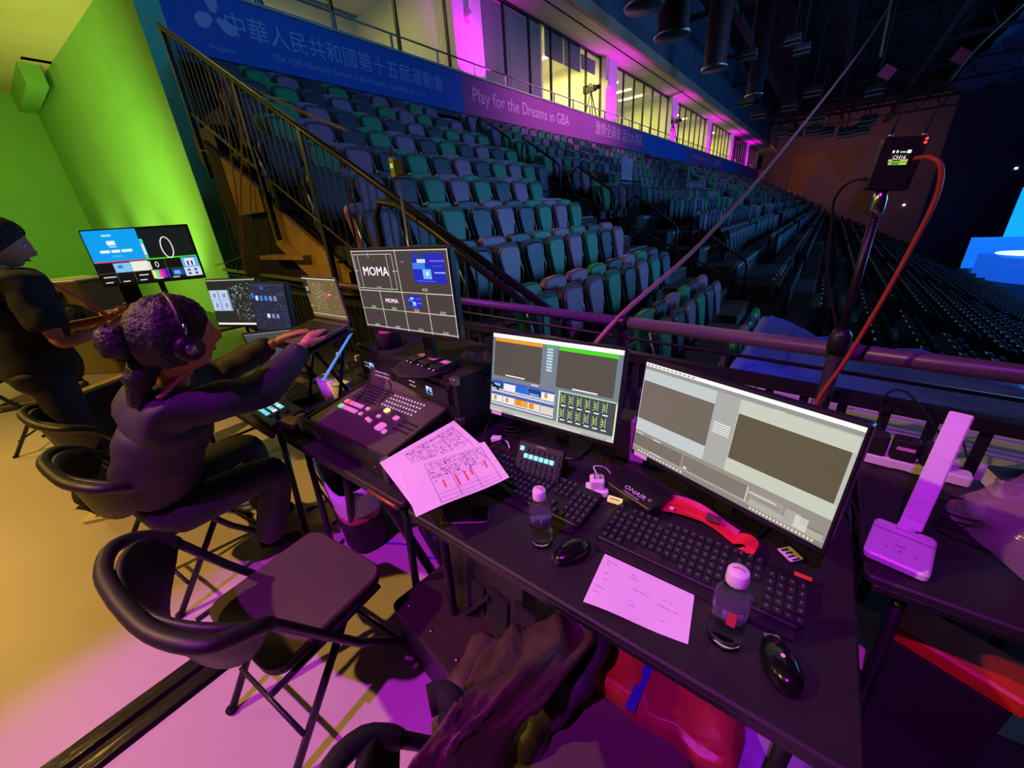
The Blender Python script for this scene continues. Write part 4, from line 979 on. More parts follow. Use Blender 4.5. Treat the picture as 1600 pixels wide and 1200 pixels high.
# light stand with transmitter
ls=thing('light_stand','black telescopic stand behind the right monitor carrying the transmitter','stand',(.113,1.72,0))
MB().tube([(0,0,.05),(0,0,1.15)],.024,10).build('lower_pole',BLKR,ls); MB().tube([(0,0,1.1),(0,0,1.58)],.013,10).build('upper_pole',BLKM,ls)
for k in range(3):
    a=.5+k*2.09; MB().tube([(0,0,.45),(.14*math.cos(a),.14*math.sin(a),.0)],.010,6).build('leg',BLKM,ls)
MB().lathe([(.026,1.10),(.032,1.12),(.032,1.17),(.02,1.19)],12).build('collar',BLK,ls)
MB().lathe([(.016,1.55),(.019,1.57),(.019,1.60),(.012,1.628)],12).build('spigot',CHR,ls)
tx=thing('video_transmitter','black wireless video transmitter with small status screen on the stand','transmitter',(.118,1.72,1.622),.05)
tx.scale=(.86,.86,.92)
tx.rotation_euler=(0,.10,.12)
MB().bbox((0,0,.075),(.115,.05,.15),.01,axis=1).build('transmitter_body',BLK,tx)
MB().bbox((-.0,.04,.075),(.09,.04,.12),.01,axis=1).build('battery_pack',BLKR,tx)
for x in (-.04,.045): MB().tube([(x,0,.148),(x+.004,0,.215)],.004,8).build('antenna',BLKR,tx); MB().lathe([(.006,.148),(.006,.16)],8,c=(x,0,0)).build('antenna_nut',CHR,tx)
screen_mesh(.05,.042,[(0,0,1,1,(20,24,20)),(.0,.62,1,.78,(200,190,90)),(.05,.82,1,.98,(140,235,80)),(.2,.66,.6,.74,(40,40,20)),(.2,.86,.6,.94,(30,60,10)),(.05,.04,.15,.2,(255,255,255)),(.25,.04,.35,.2,(255,255,255)),(.8,.02,1,.22,(255,255,255)),(.45,.12,.75,.18,(255,255,255))],tx,TR(.0,-.0256,.093))
text('status_lettering','CH16',.014,SW,tx,TR(-.0,-.0265,.093)@ROTX(PI/2),ext=.0002)
for k in range(2): MB().lathe([(.0035,0),(.0035,.004),(0,.005)],10).build('red_led',mat('red_led',(255,50,40),.4,var=0,emit=4),tx).matrix_local=TR(.05,-.027,.132+.010*k)@ROTX(PI/2)
ORG=mat('orange_cable_jacket',(165,62,40),.5,var=.05)
cable('orange_cable',[aty(1430,248,1.66),aty(1452,246,1.62),aty(1470,262,1.60),aty(1462,310,1.60),aty(1425,385,1.60),aty(1375,475,1.60),aty(1320,565,1.60),aty(1275,632,1.60),aty(1262,700,1.6)],.0065,ORG,'thick orange cable looping down from the transmitter')
cable('black_cable',[aty(1366,280,1.70),aty(1335,282,1.70),aty(1315,295,1.72),aty(1303,315,1.74),aty(1300,345,1.76),aty(1292,420,1.78),rp(.12,1.12,.0)],.004,RUB,'thin black cable curving left out of the transmitter')
# ---------------- left desk gear
tr=thing('equipment_tray','black open flight case tray carrying the vision switcher','flight case',(-1.46,.83,.742),-.015)
MB().box((0,0,.01),(.70,.40,.02)).build('tray_base',BLK,tr)
for n_,c,d in (('front_wall',(0,-.195,.05),(.70,.012,.09)),('rear_wall',(0,.195,.05),(.70,.012,.09)),('side_wall',(-.344,0,.05),(.012,.40,.09)),('side_wall',(.344,0,.05),(.012,.40,.09))): MB().box(c,d).build(n_,BLK,tr)
MB().box((0,-.199,.094),(.70,.012,.010)).build('rim_strip',STEEL if False else BLKM,tr)
for sx in (-1,1): 
    MB().bbox((sx*.335,-.190,.05),(.035,.035,.10),.008).build('corner_cap',mat('worn_steel',(110,105,110),.35,metal=.7),tr)
rv=None
for k in range(5):
    M=TR(-.28+k*.14,-.207,.05)@ROTX(PI/2)
    if rv is None: rv=MB().lathe([(.005,0),(.004,.002),(0,.003)],8).build('rivet',CHR,tr); rv.matrix_local=M
    else: inst(rv,'rivet',tr,M)
SWP=mat('switcher_charcoal',(84,78,66),.5,var=.05)
sw=thing('vision_switcher','vision mixer with rows of lit buttons on the left desk','switcher',(-1.45,.86,.80),-.01)
prof=[(-.20,0),(.22,0),(.22,.17),(.17,.155),(.13,.09),(-.12,.045),(-.20,.03)]
m=MB(); m.prism(prof,-.30,.30,axis=0); m.build('console_body',SWP,sw)
MB().prism([(-.21,.0),(.23,0),(.23,.18),(.175,.165),(.133,.096),(-.12,.052),(-.21,.037)],.30,.312,axis=0).build('side_cheek',BLK,sw)
MB().prism([(-.21,.0),(.23,0),(.23,.18),(.175,.165),(.133,.096),(-.12,.052),(-.21,.037)],-.312,-.30,axis=0).build('side_cheek',BLK,sw)
SL=math.atan2(.045,.25); PK=mat('pink_button_cap',(235,140,190),.45,var=0,emit=.55)
def onp(u,v,h=.0): # u across -1..1, v 0 front 1 back on the sloping face
    return TR(u*.29,-.12+.25*v,.045+.045*v+h)@ROTX(SL)
kx=None; DB=mat('tiny_button_dark',(36,34,34),.4); DWp=mat('tiny_button_white',(235,225,230),.4,var=0,emit=.35)
def btn(name,m,w,d,h=.006):
    return MB().bbox((0,0,h/2),(w,d,h),min(w,d)*.25).build(name,m,sw)
for name,mm,us,vs_ in (('small_button',DB,[-.86+.058*k for k in range(12)],[.50,.58,.66,.74,.82,.90]),('small_button',DWp,[-.10+.072*k for k in range(11)],[.56,.66,.76,.86])):
    b_=None
    for v in vs_:
        for u in us:
            if b_ is None: b_=btn(name,mm,.008,.009,.004); b_.matrix_local=onp(u,v)
            else: inst(b_,name,sw,onp(u,v))
b_=None
for u in [.62+.06*k for k in range(6)]:
    for v in (.18,.28,.38): 
        if b_ is None: b_=btn('small_button',DB,.009,.010,.004); b_.matrix_local=onp(u,v)
        else: inst(b_,'small_button',sw,onp(u,v))
GB=mat('green_lit_button',(60,255,70),.4,var=0,emit=2.2); RB=mat('red_lit_button',(255,60,50),.4,var=0,emit=1.6); OB=mat('orange_lit_button',(255,190,110),.4,var=0,emit=2.5)
for k in range(6):
    btn('program_button',(RB if k in (1,) else PK),.020,.024).matrix_local=onp(-.82+k*.085,.33)
    btn('preview_button',(GB if k==0 else PK),.020,.024).matrix_local=onp(-.80+k*.085,.18)
for (u,v,w,d,mm) in ((-.22,.34,.022,.018,PK),(-.22,.18,.022,.018,PK),(.02,.14,.022,.018,PK),(.10,.12,.02,.018,PK),(.14,.28,.022,.018,PK),(.14,.46,.026,.024,OB),(.46,.38,.030,.024,PK),(.40,.10,.045,.045,PK),(.56,.04,.022,.022,PK)):
    btn('function_button',mm,w,d,.008).matrix_local=onp(u,v)
for k in range(14):
    o=MB().lathe([(.004,0),(.004,.003),(0,.004)],8).build('panel_lamp',DWp,sw); o.matrix_local=TR(-.25+.018*(k%7),.150+.012*(k//7)*.5,.128+.018*(k//7))@ROTX(1.0)
for k in range(4): MB().lathe([(.007,0),(.006,.010),(0,.011)],10).build('knob',BLK,sw).matrix_local=TR(-.02+.04*k,.152,.124)@ROTX(1.0)
sn=thing('sticky_note','pale blue-green sticky note on the switcher\'s raised edge','note',(-1.21,1.03,.965),-.1); MB().bbox((0,0,0),(.055,.045,.008),.004).build('note_pad',mat('mint_note_glow',(205,240,215),.6,var=0,emit=.25),sn)  # the paper is given a faint glow of its own
sn.rotation_euler=(.6,0,-.1)
# rack case
rk=thing('rack_case','black rack flight case with two tiny status screens under the MOMA monitor','flight case',(-1.47,1.22,.742),-.12)
MB().box((0,0,.20),(.86,.40,.20)).build('case_shell',BLKR,rk)
for sx in (-1,1): MB().box((sx*.38,-.0,.05),(.06,.38,.10)).build('support_block',BLK,rk)
MB().box((0,-.203,.20),(.80,.010,.17)).build('front_frame',BLK,rk)
for k,x in enumerate((-.215,.225)):
    MB().box((x,-.212,.215),(.33,.012,.075)).build('rack_unit',mat('rack_face',(44,40,44),.4,metal=.3),rk)
    screen_mesh(.045,.036,[(0,0,1,1,(150,200,250)),(.1,.6,.9,.95,(30,60,120)),(.4,.1,.6,.9,(40,40,60)),(.1,.05,.5,.3,(250,250,255))],rk,TR(x+(.03 if k else -.05),-.2185,.215),'status_screen')
    for q in range(6): MB().lathe([(.004,0),(.004,.003),(0,.004)],8).build('unit_button',DWp,rk).matrix_local=TR(x-.12+.018*(q%3)+(.0 if k else .0),-.2185,.205+.02*(q//3))@ROTX(PI/2)
MB().box((.0,-.212,.215),(.12,.006,.07)).build('blank_panel',RUB,rk)
MB().box((0,-.212,.135),(.7,.006,.04)).build('pink_lit_panel',mat('grey_rack_panel',(80,60,85),.5),rk)
for sx in (-1,1):
    for sz_ in (.11,.29): MB().bbox((sx*.42,-.195,sz_),(.04,.03,.03),.006).build('corner_cap',MATS['worn_steel'],rk)
for k in range(6): MB().lathe([(.005,0),(.004,.002),(0,.003)],8).build('side_rivet',CHR,rk).matrix_local=TR(.4305,-.15+.06*k,.25-.10*(k%2))@ROTY(PI/2)
tp=thing('gaffer_tape_roll','black tape roll with bright pink core on top of the rack case','tape',(-1.72,1.14,1.047))
MB().lathe([(.062,0),(.064,.004),(.064,.075),(.062,.078),(.042,.078),(.042,.0)],28).build('tape_wound',RUB,tp)
MB().lathe([(.043,.002),(.043,.080),(.038,.080),(.038,.002)],28).build('tape_core',mat('pink_tape_core',(250,90,130),.6),tp)  # core is plain bright pink, no emission
for k in range(3):
    c=thing('mini_converter','small black converter box with a pale label, %s of three on the rack case'%('left','middle','right')[k],'converter',(-1.36+.085*k,1.045-.010*k,1.047),-.15)
    MB().bbox((0,0,.014),(.070,.095,.028),.005).build('converter_body',BLK,c); MB().box((-.0,.015,.0285),(.045,.030,.001)).build('converter_label',mat('pink_label',(225,150,200),.6),c)
    for q in range(2): MB().lathe([(.007,0),(.007,.014)],10).build('connector',CHR,c).matrix_local=TR(-.015+.03*q,-.047,.014)@ROTX(PI/2)
fl=thing('plastic_wrap','crumpled clear plastic wrap on the right end of the rack case','wrap',(-1.10,1.17,1.047),.3)
vs=[];fs=[];random.seed(8)
for j in range(8):
    for i in range(10): vs.append((-.10+i*.022,-.05+j*.015,.012+.03*random.random()))
for j in range(7):
    for i in range(9): a=j*10+i; fs.append((a,a+1,a+11,a+10))
MB().add(vs,fs).build('wrap_film',mat('clear_wrap_film',(225,160,220),.12,var=.3,scale=30,alpha=.45,spec=.9),fl)
# button pad with lit keys, headset pouch
md=thing('lit_button_controller','small black controller with cyan-lit keys left of the switcher','controller',(-2.13,.66,.742),-.05)
md.rotation_euler=(.12,0,-.05)
MB().bbox((0,0,.018),(.30,.17,.036),.012).build('controller_body',BLK,md)
for r in range(3):
    for c in range(5): MB().bbox((-.10+c*.036,-.045+r*.036,.038),(.022,.022,.006),.004).build('lit_key',(BC if c<4 and (r+c)%4 else BW) if c<4 else BO,md)
for k in range(2): MB().lathe([(.011,0),(.009,.018),(0,.019)],12,c=(.10,-.03+.05*k,.036)).build('knob',BLKR,md)
sh_=thing('padded_pouch','dark rounded headphone pouch at the left desk corner','pouch',(-1.90,.635,.742),.2)
MB().bbox((0,0,.028),(.13,.07,.056),.034,n=5).build('pouch_body',mat('mauve_grey_cloth',(84,66,84),.7,bump=.2),sh_); MB().bbox((0,0,.010),(.136,.076,.014),.036,n=5).build('pouch_seam',BLKR,sh_)
# tote bag, boxes and cable below left desk
tb=thing('tote_bag','pink-lit tote bag with black printed lower half under the left desk','bag',(-1.86,.80,0),-.28)
tb.scale=(1.1,1.1,1.12)
BAGW=mat('tote_canvas',(232,220,232),.8,var=.06,scale=6,bump=.15); BAGB=mat('tote_black_print',(34,30,40),.7,var=.1)
def bagring(z,w,d,n=20): return [(w/2*math.copysign(abs(math.cos(2*PI*k/n))**.6,math.cos(2*PI*k/n)),d/2*math.copysign(abs(math.sin(2*PI*k/n))**.6,math.sin(2*PI*k/n)),z+.015*math.sin(3*2*PI*k/n)*(z>.3)) for k in range(n)]
def bagpart(zs,name,m):
    vs=[];fs=[]
    for (z,w,d) in zs: vs+=bagring(z,w,d)
    for j in range(len(zs)-1):
        for i in range(20): l=(i+1)%20; fs.append((j*20+i,j*20+l,(j+1)*20+l,(j+1)*20+i))
    return MB().add(vs,fs,smooth=True).build(name,m,tb)
bagpart([(0,.40,.16),(.02,.44,.20),(.20,.47,.21)],'printed_panel',BAGB)
bagpart([(.20,.47,.21),(.235,.475,.215)],'colour_band',mat('tote_band',(200,70,110),.7,var=.5,scale=14))
bagpart([(.235,.475,.215),(.33,.50,.23),(.41,.55,.24),(.40,.53,.22),(.30,.48,.20)],'canvas_top',BAGW)
for sx in (-1,1): MB().tube(curvep([(-.10+.02*sx,sx*.108,.26),(-.09,sx*.13,.38),(-.03,sx*.145,.44),(.05,sx*.145,.40),(.09,sx*.13,.34),(.10,sx*.11,.26)],5),.016,6,flat=.3).build('handle',BAGB,tb)
for (s_,x,z,sz_) in (('OUR IS',.09,.075,.075),('THE',.16,.135,.04),('UP',-.10,.05,.07),('CAN',-.04,.205,.038)):
    text('bag_lettering',s_,sz_,MATS['white_cup_paper'],tb,TR(x,-.106,z)@ROTX(PI/2),ext=.0005)
bb_=thing('black_case','small black equipment case on the floor right of the tote bag','case',(-1.36,1.03,0),-.35)
MB().bbox((0,0,.11),(.34,.24,.22),.012).build('case_body',BLKR,bb_)
for sx in (-1,1): MB().bbox((sx*.165,-.112,.20),(.03,.03,.03),.006).build('corner_cap',MATS['worn_steel'],bb_)
MB().bbox((0,-.123,.13),(.10,.012,.03),.004).build('case_handle',BLKM,bb_)
BL=mat('blue_cable_jacket',(50,60,190),.5)
cable('blue_cable',[(-1.62,.80,.006),(-1.50,.86,.006),(-1.36,.86,.006),(-1.22,.92,.006),(-1.12,.88,.006),(-1.1,.95,.006),(-1.02,1.0,.006)],.005,BL,'blue network cable on the floor beside the black case')
# open suitcase / hard case below nearest desk
oc=thing('open_hard_case','open black hard case leaning against the nearest desk','case',(-.86,.60,0),-.12)
MB().bbox((0,0,.12),(.42,.26,.24),.03).build('case_base',BLK,oc)
MB().bbox((0,0,.245),(.43,.27,.02),.03).build('case_rim',mat('case_rim_dark',(60,44,44),.4,metal=.3),oc)
lid=MB().bbox((0,.0,.17),(.42,.07,.34),.02,axis=1).build('case_lid',BLK,oc); lid.matrix_local=TR(.10,.10,.25)@ROTX(-.12)
for sx in (-1,0,1): MB().lathe([(.007,0),(.006,.004),(0,.005)],8,c=(sx*.15,-.09,.255)).build('rivet',CHR,oc)
for k in range(3):
    MB().box((-.02+.12*k,-.040,.10+.03*k),(.09,.008,.12)).build('lid_pocket',BLKR,oc).matrix_local=TR(.10,.10,.25)@ROTX(-.12)
MB().tube([(-.05,-.06,.0),(.06,-.05,.16)],.010,6).build('lid_strap',RUB,oc).matrix_local=TR(.10,.10,.25)@ROTX(-.12)
# bags under nearest desk
rbag=thing('red_plastic_bag','bunched red and orange plastic bag under the front of the nearest desk','bag',(-.15,.66,0),-.15)
def blob(w,d,h,seed,nz=10,n=26,wr=.10,cap=True):
    random.seed(seed); vs=[];fs=[]; ph=[random.random()*6 for _ in range(6)]
    for j in range(nz):
        t=j/(nz-1); rr=math.sin(PI*(.12+.80*t))**.6
        for i in range(n):
            a=2*PI*i/n; s=rr*(1+wr*math.sin(4*a+ph[0]+t*3)+wr*.6*math.sin(9*a+ph[1]-t*5)+random.uniform(-.02,.02))
            vs.append((w/2*s*math.cos(a),d/2*s*math.sin(a),h*t))
    for j in range(nz-1):
        for i in range(n): l=(i+1)%n; fs.append((j*n+i,j*n+l,(j+1)*n+l,(j+1)*n+i))
    fs.append(tuple(range(n-1,-1,-1))); fs.append(tuple(range((nz-1)*n,nz*n)))
    return MB().add(vs,fs,smooth=True)
P1=atz(950,1062,.50); P2_=atz(1100,1172,.50); rbag.location=(P1.x,P1.y,0); rbag.rotation_euler=(0,0,math.atan2(P2_.y-P1.y,P2_.x-P1.x))
Lr_=(P2_-P1).length+.06
rbag['label']='long crumpled red wrapped parcel with an orange end under the nearest desk'; rbag['category']='parcel'; rbag.name='red_wrapped_parcel'
def crumple(o,amp,sc):
    from mathutils import noise
    bm=bmesh.new(); bm.from_mesh(o.data); bmesh.ops.triangulate(bm,faces=bm.faces); bmesh.ops.subdivide_edges(bm,edges=bm.edges,cuts=5,use_grid_fill=True)
    for v in bm.verts: v.co+=V((noise.noise(v.co*sc),noise.noise(v.co*sc+V((5,1,2))),noise.noise(v.co*sc+V((1,9,4)))))*amp
    for f in bm.faces: f.smooth=True
    bm.to_mesh(o.data); bm.free()
    return o
crumple(MB().bbox((Lr_*.56,.11,.46),(Lr_*.88,.26,.11),.03).build('parcel_wrap',mat('red_bag_film',(140,24,54),.42,var=.25,scale=9,bump=.5),rbag),.022,14)
crumple(MB().bbox((.02,.10,.46),(.12,.25,.12),.03).build('orange_end',mat('orange_bag_film',(160,84,25),.5,var=.3,scale=9,bump=.6),rbag),.02,14)
MB().box((.075,.02,.522),(.022,.12,.006)).build('blue_tape',mat('blue_tape',(50,45,150),.4),rbag)
MB().box((Lr_*.5,.14,.20),(Lr_*.9,.22,.40)).build('dark_carton',mat('dark_wicker',(24,16,17),.9,var=.5,scale=50,bump=.5),rbag)
pb2=thing('purple_cloth_bag','purple cloth bag with a dark strap at the bottom edge','bag',(-.22,.32,0),.3)
blob(.40,.30,.42,12).build('bag_body',mat('purple_cloth',(95,75,150),.8,var=.15,bump=.3),pb2)
MB().tube(curvep([(-.14,-.06,.36),(-.04,-.02,.44),(.10,.03,.42),(.17,.07,.30)],5),.022,6,flat=.3).build('strap',BLKR,pb2)
pb3=thing('white_plastic_bag','purple-lit thin plastic bag behind the right desk leg','bag',(.12,.78,0),0)
blob(.30,.24,.52,15).build('bag_body',mat('lilac_bag_film',(150,110,190),.4,var=.3,scale=9,bump=.5),pb3)
tag(MB().bbox((1.25,.62,.006),(1.75,1.6,.012),.02).build('floor_shade_sheet',mat('floor_shade_black',(16,14,20),.95,var=.2,scale=40)),'black sheet added for the shade on the floor below the white reading lamp','shade sheet')  # dark sheet standing in for the shaded floor here
# floor cable cover
cc=thing('cable_cover','long black taped cable cover running across the floor','cable cover',(-1.70,-.36,0),0)
for k,x in enumerate((-.046,.046)):
    MB().prism([(x-.045,0),(x+.045,0),(x+.032,.016),(x-.032,.016)],-.9,.40,axis=1).build('cover_strip',mat('glossy_tape_black',(26,20,22),.22,var=.5,scale=18,bump=.5,stretch=(1,.12,1)),cc)
# ---------------- loose black cables behind the desks
cabs=[([(-.98,1.40,.75),(-.86,1.25,.76),(-.90,1.10,.76),(-.98,1.0,.75)],'black cable tangle left of the left desk monitor, front strand'),
([(-.95,1.20,.75),(-1.0,1.33,.80),(-.88,1.42,.77),(-.80,1.3,.75)],'black cable tangle behind the left monitor, raised loop'),
([(-.60,1.30,.75),(-.50,1.12,.78),(-.44,1.05,.75),(-.40,1.0,.75),(-.36,.96,.76)],'black cable running from the carton to the adapter'),
([(.28,1.60,.75),(.36,1.52,.80),(.47,1.45,.77),(.40,1.35,.75),(.50,1.30,.75)],'black cable looping below the power strip'),
([(.16,1.42,.80),(.21,1.2,.83),(.24,1.10,.75),(.26,1.22,.75)],'black cable coil behind the right monitor edge'),
([(.30,1.66,.80),(.27,1.72,.95),(.32,1.70,1.0),(.45,1.67,.85)],'black cable arching over the power strip'),
([(-1.13,1.0,.97),(-1.06,.95,.85),(-1.02,1.0,.76),(-.98,.92,.75)],'thin black cable dropping off the rack case'),
([(-.93,1.02,1.05),(-.95,1.1,.95),(-1.0,1.05,.80),(-.95,.98,.75)],'thin black cable arcing behind the timetable sheets'),
([(-2.7,1.3,.75),(-2.5,1.2,.77),(-2.45,1.35,.76),(-2.2,1.3,.75)],'black cable between the raised laptop and the blue monitor'),
([(-1.9,1.40,.75),(-1.99,1.45,.9),(-2.03,1.3,.85),(-2.0,1.2,.75)],'black cable looping beside the small water bottles')]
for p_,l_ in cabs: cable('black_cable',p_,.004,RUB,l_)
for k,(x,y) in enumerate(((-.93,1.16),(-.86,1.34),(.45,1.40))):
    pts=[V((x+.06*math.cos(a)*(1+.1*math.sin(a*2.3)),y+.06*math.sin(a),.75+.003*a)) for a in [q*.5 for q in range(40)]]
    tag(MB().tube(pts,.003,5).build('cable_coil',RUB),('coiled black cable left of the left monitor base','coiled black cable behind the left monitor','coiled black cable behind the reading lamp')[k],'cable')
pk=thing('white_connector','white plug lying between the timetable sheets and the left monitor','plug',(-.955,1.06,.742),.4)
MB().bbox((0,0,.012),(.045,.03,.024),.006).build('plug_body',WHT,pk); MB().tube(curvep([(.02,0,.012),(.05,-.01,.01),(.07,-.05,.005)],4),.003,6).build('lead',WHT,pk)
# radio on the sloping rail
rd=thing('radio_stand','thin chrome stand carrying a green-lit handheld radio in front of the seats','stand',(-2.72,2.08,0))
q=aty(640,385,2.08); q2=aty(622,280,2.08)
MB().tube([(0,0,.0),(0,0,q2.z)],.009,8).build('pole',STEEL,rd); rd.location=(q2.x,2.08,0)
MB().bbox((-.03,0,q2.z+.08),(.055,.03,.13),.008,axis=1).build('radio_body',mat('olive_radio',(130,125,70),.5),rd)
MB().box((-.03,-.016,q2.z+.09),(.03,.003,.03)).build('radio_display',mat('radio_green_screen',(120,220,60),.5,var=0,emit=.8),rd)
MB().tube([(-.04,0,q2.z+.14),(-.04,0,q2.z+.22)],.006,6).build('antenna',BLKR,rd); MB().bbox((.05,0,q2.z+.07),(.09,.03,.10),.006,axis=1).build('receiver_box',BLKR,rd)

# ============================================================ folding chairs
CHF=mat('chair_black_steel',(40,36,46),.42,metal=.2,var=.06); CHP=mat('chair_black_plastic',(34,30,32),.5,var=.08,scale=30,bump=.03); CHS=mat('chair_seat_vinyl',(74,60,58),.6,var=.07,scale=12,bump=.04)
def folding_chair(label,loc,rz):
    t=thing('folding_chair',label,'chair',loc,rz,'black folding chairs')
    del t['group']
    side=[(.235,.33,.008),(.245,.10,.32),(.255,-.02,.54),(.285,-.10,.70)]
    loop=curvep([(.285,-.10,.70),(.318,-.15,.76),(.30,-.225,.795),(.17,-.275,.81),(0,-.285,.815)],4)
    pr=[V(p) for p in side[:-1]]+[V(p) for p in loop]
    full=pr+[V((-p.x,p.y,p.z)) for p in reversed(pr[:-1])]
    MB().tube(full,.0145,10).build('side_frame',CHF,t)
    # thick padded rim over the loop
    rim=[p for p in full if p.z>.69]; MB().tube(rim,[.018]+[.021]*(len(rim)-2)+[.018],10).build('back_rim',CHP,t)
    vs=[];fs=[];n=18
    for i in range(n+1):
        u=-1+2*i/n; x=.312*math.sin(u*1.35)/math.sin(1.35); y=-.275+.19*(1-math.cos(u*1.25)); zt=.815-.055*abs(u)**3; zb=.585+.11*abs(u)**4
        for j in range(5):
            v=j/4; vs.append((x*(1-.05*v),y+.03*v,zt+(zb-zt)*v))
        for j in range(5):
            v=j/4; vs.append((x*(1-.05*v)*.96,y+.014+.03*v,zt+(zb-zt)*v))
    for i in range(n):
        for k in (0,5):
            for j in range(4): a=i*10+k+j; fs.append((a,a+1,a+11,a+10))
        a=i*10; fs.append((a+4,a+9,a+19,a+14)); fs.append((a,a+5,a+15,a+10))
    MB().add(vs,fs,smooth=True).build('backrest',CHP,t)
    st=MB().bbox((0,.075,.452),(.44,.42,.035),.06,n=5).build('seat',CHS,t); MB().bbox((0,.075,.430),(.43,.41,.018),.06,n=5).build('seat_pan',CHF,st)
    for s in (-1,1):
        MB().tube([(s*.215,.10,.425),(s*.20,-.20,.008)],.0135,10).build('rear_leg',CHF,t)
        MB().tube([(s*.225,.24,.43),(s*.232,-.16,.43)],.010,8).build('seat_rail',CHF,t)
        MB().tube([(s*.20,-.20,.0),(s*.20,-.203,.02)],.017,10).build('foot_cap',RUB,t); MB().tube([(s*.235,.335,.0),(s*.235,.325,.025)],.018,10).build('foot_cap',RUB,t)
        MB().lathe([(.010,-.004),(.010,.004),(0,.006)],10,M=TR(s*.243,.10,.33)@ROTY(PI/2)).build('pivot_bolt',CHR,t)
    MB().tube([(-.203,-.125,.14),(.203,-.125,.14)],.008,8).build('rear_crossbar',CHF,t)
    MB().tube([(-.238,.26,.10),(.238,.26,.10)],.008,8).build('front_crossbar',CHF,t)
    return t
folding_chair('empty black folding chair in the foreground beside the cable cover',(-1.245,.19,0),.10)
folding_chair('black folding chair holding the person in headphones',(-2.30,.15,0),.12)
folding_chair('black folding chair behind the person in headphones, before the standing person',(-3.20,.13,0),.12)
folding_chair('black folding chair at the bottom edge draped with the brown jacket',(-.20,.29,0),.10)
fc=folding_chair('pale folding chair near the far desk beside the crouching person',(-5.3,-.15,0),-.5)
# jacket over the chair at the bottom
JK=mat('brown_nylon_jacket',(74,54,46),.5,var=.15,scale=7,bump=.5)
jk=thing('jacket','brown nylon jacket slung over the bottom chair','jacket',(0,0,0))
def drape(path_l,path_r,th,name,m,parent,seed,nu=26,nv=20,amp=.014):
    random.seed(seed); L=curvep(path_l,6); R=curvep(path_r,6); n=min(len(L),len(R)); vs=[];fs=[]
    ph=[random.random()*6 for _ in range(4)]
    for i in range(n):
        for j in range(nv):
            v=j/(nv-1); p=L[i].lerp(R[i],v); bulge=.05*math.sin(PI*v)
            w=amp*(math.sin(v*17+ph[0]+i*.22)+.7*math.sin(v*29+i*.5+ph[1])+.6*math.sin(i*.9+v*5+ph[2]))
            vs.append((p.x,p.y-.3*bulge,p.z+bulge+w))
    for i in range(n-1):
        for j in range(nv-1): a=i*nv+j; fs.append((a,a+1,a+nv+1,a+nv))
    o=MB().add(vs,fs,smooth=True).build(name,m,parent); s=o.modifiers.new('s','SOLIDIFY'); s.thickness=th; return o
P_=lambda x,y,z:(x,y,z)
drape([atz(745,1010,.62),atz(735,1060,.70),atz(700,1110,.78),atz(650,1180,.80),atz(615,1260,.74)],[atz(905,960,.60),atz(930,1000,.68),atz(850,1100,.72),atz(790,1180,.66),atz(760,1280,.55)],.012,'jacket_body',JK,jk,3)
sl=curvep([atz(880,965,.58),atz(925,985,.62),atz(900,1060,.60),atz(840,1130,.5),atz(800,1230,.4)],6)
MB().tube(sl,[.04+.006*math.sin(k*1.7) for k in range(len(sl))],12).build('sleeve',mat('purple_black_lining',(56,40,60),.5,var=.2,scale=14,bump=.5),jk)
sl=curvep([atz(760,1005,.60),atz(720,1080,.62),atz(700,1150,.55),atz(690,1230,.42)],6)
MB().tube(sl,[.038+.005*math.sin(k*1.3) for k in range(len(sl))],12).build('sleeve',JK,jk)
MB().tube(curvep([atz(670,1095,.80),atz(690,1088,.80),atz(708,1100,.80),atz(705,1130,.78)],4),.026,10).build('rolled_cuff',RUB,jk)

# ============================================================ people
SKIN=mat('skin',(190,125,100),.5,var=.05,scale=12); HAIR=mat('dark_hair',(17,12,14),.55,var=.3,scale=60,bump=.6); CLO=mat('black_work_jacket',(44,36,50),.7,var=.15,scale=6,bump=.25); TRO=mat('dark_trousers',(40,36,46),.75,var=.15,scale=8,bump=.2)
def skinned(name,joints,edges,root=0,sub=2,mats=None,parent=None):
    me=bpy.data.meshes.new(name); me.from_pydata([tuple(j[0]) for j in joints],edges,[])
    o=bpy.data.objects.new(name,me); COL.objects.link(o)
    sk=o.modifiers.new('sk','SKIN'); sk.use_smooth_shade=True
    for i,j in enumerate(joints):
        r=j[1]; r=r if isinstance(r,tuple) else (r,r); me.skin_vertices[0].data[i].radius=r; me.skin_vertices[0].data[i].use_root=(i==root)
    ss=o.modifiers.new('ss','SUBSURF'); ss.levels=sub; ss.render_levels=sub
    dg=bpy.context.evaluated_depsgraph_get(); m2=bpy.data.meshes.new_from_object(o.evaluated_get(dg)); bpy.data.objects.remove(o)
    return m2
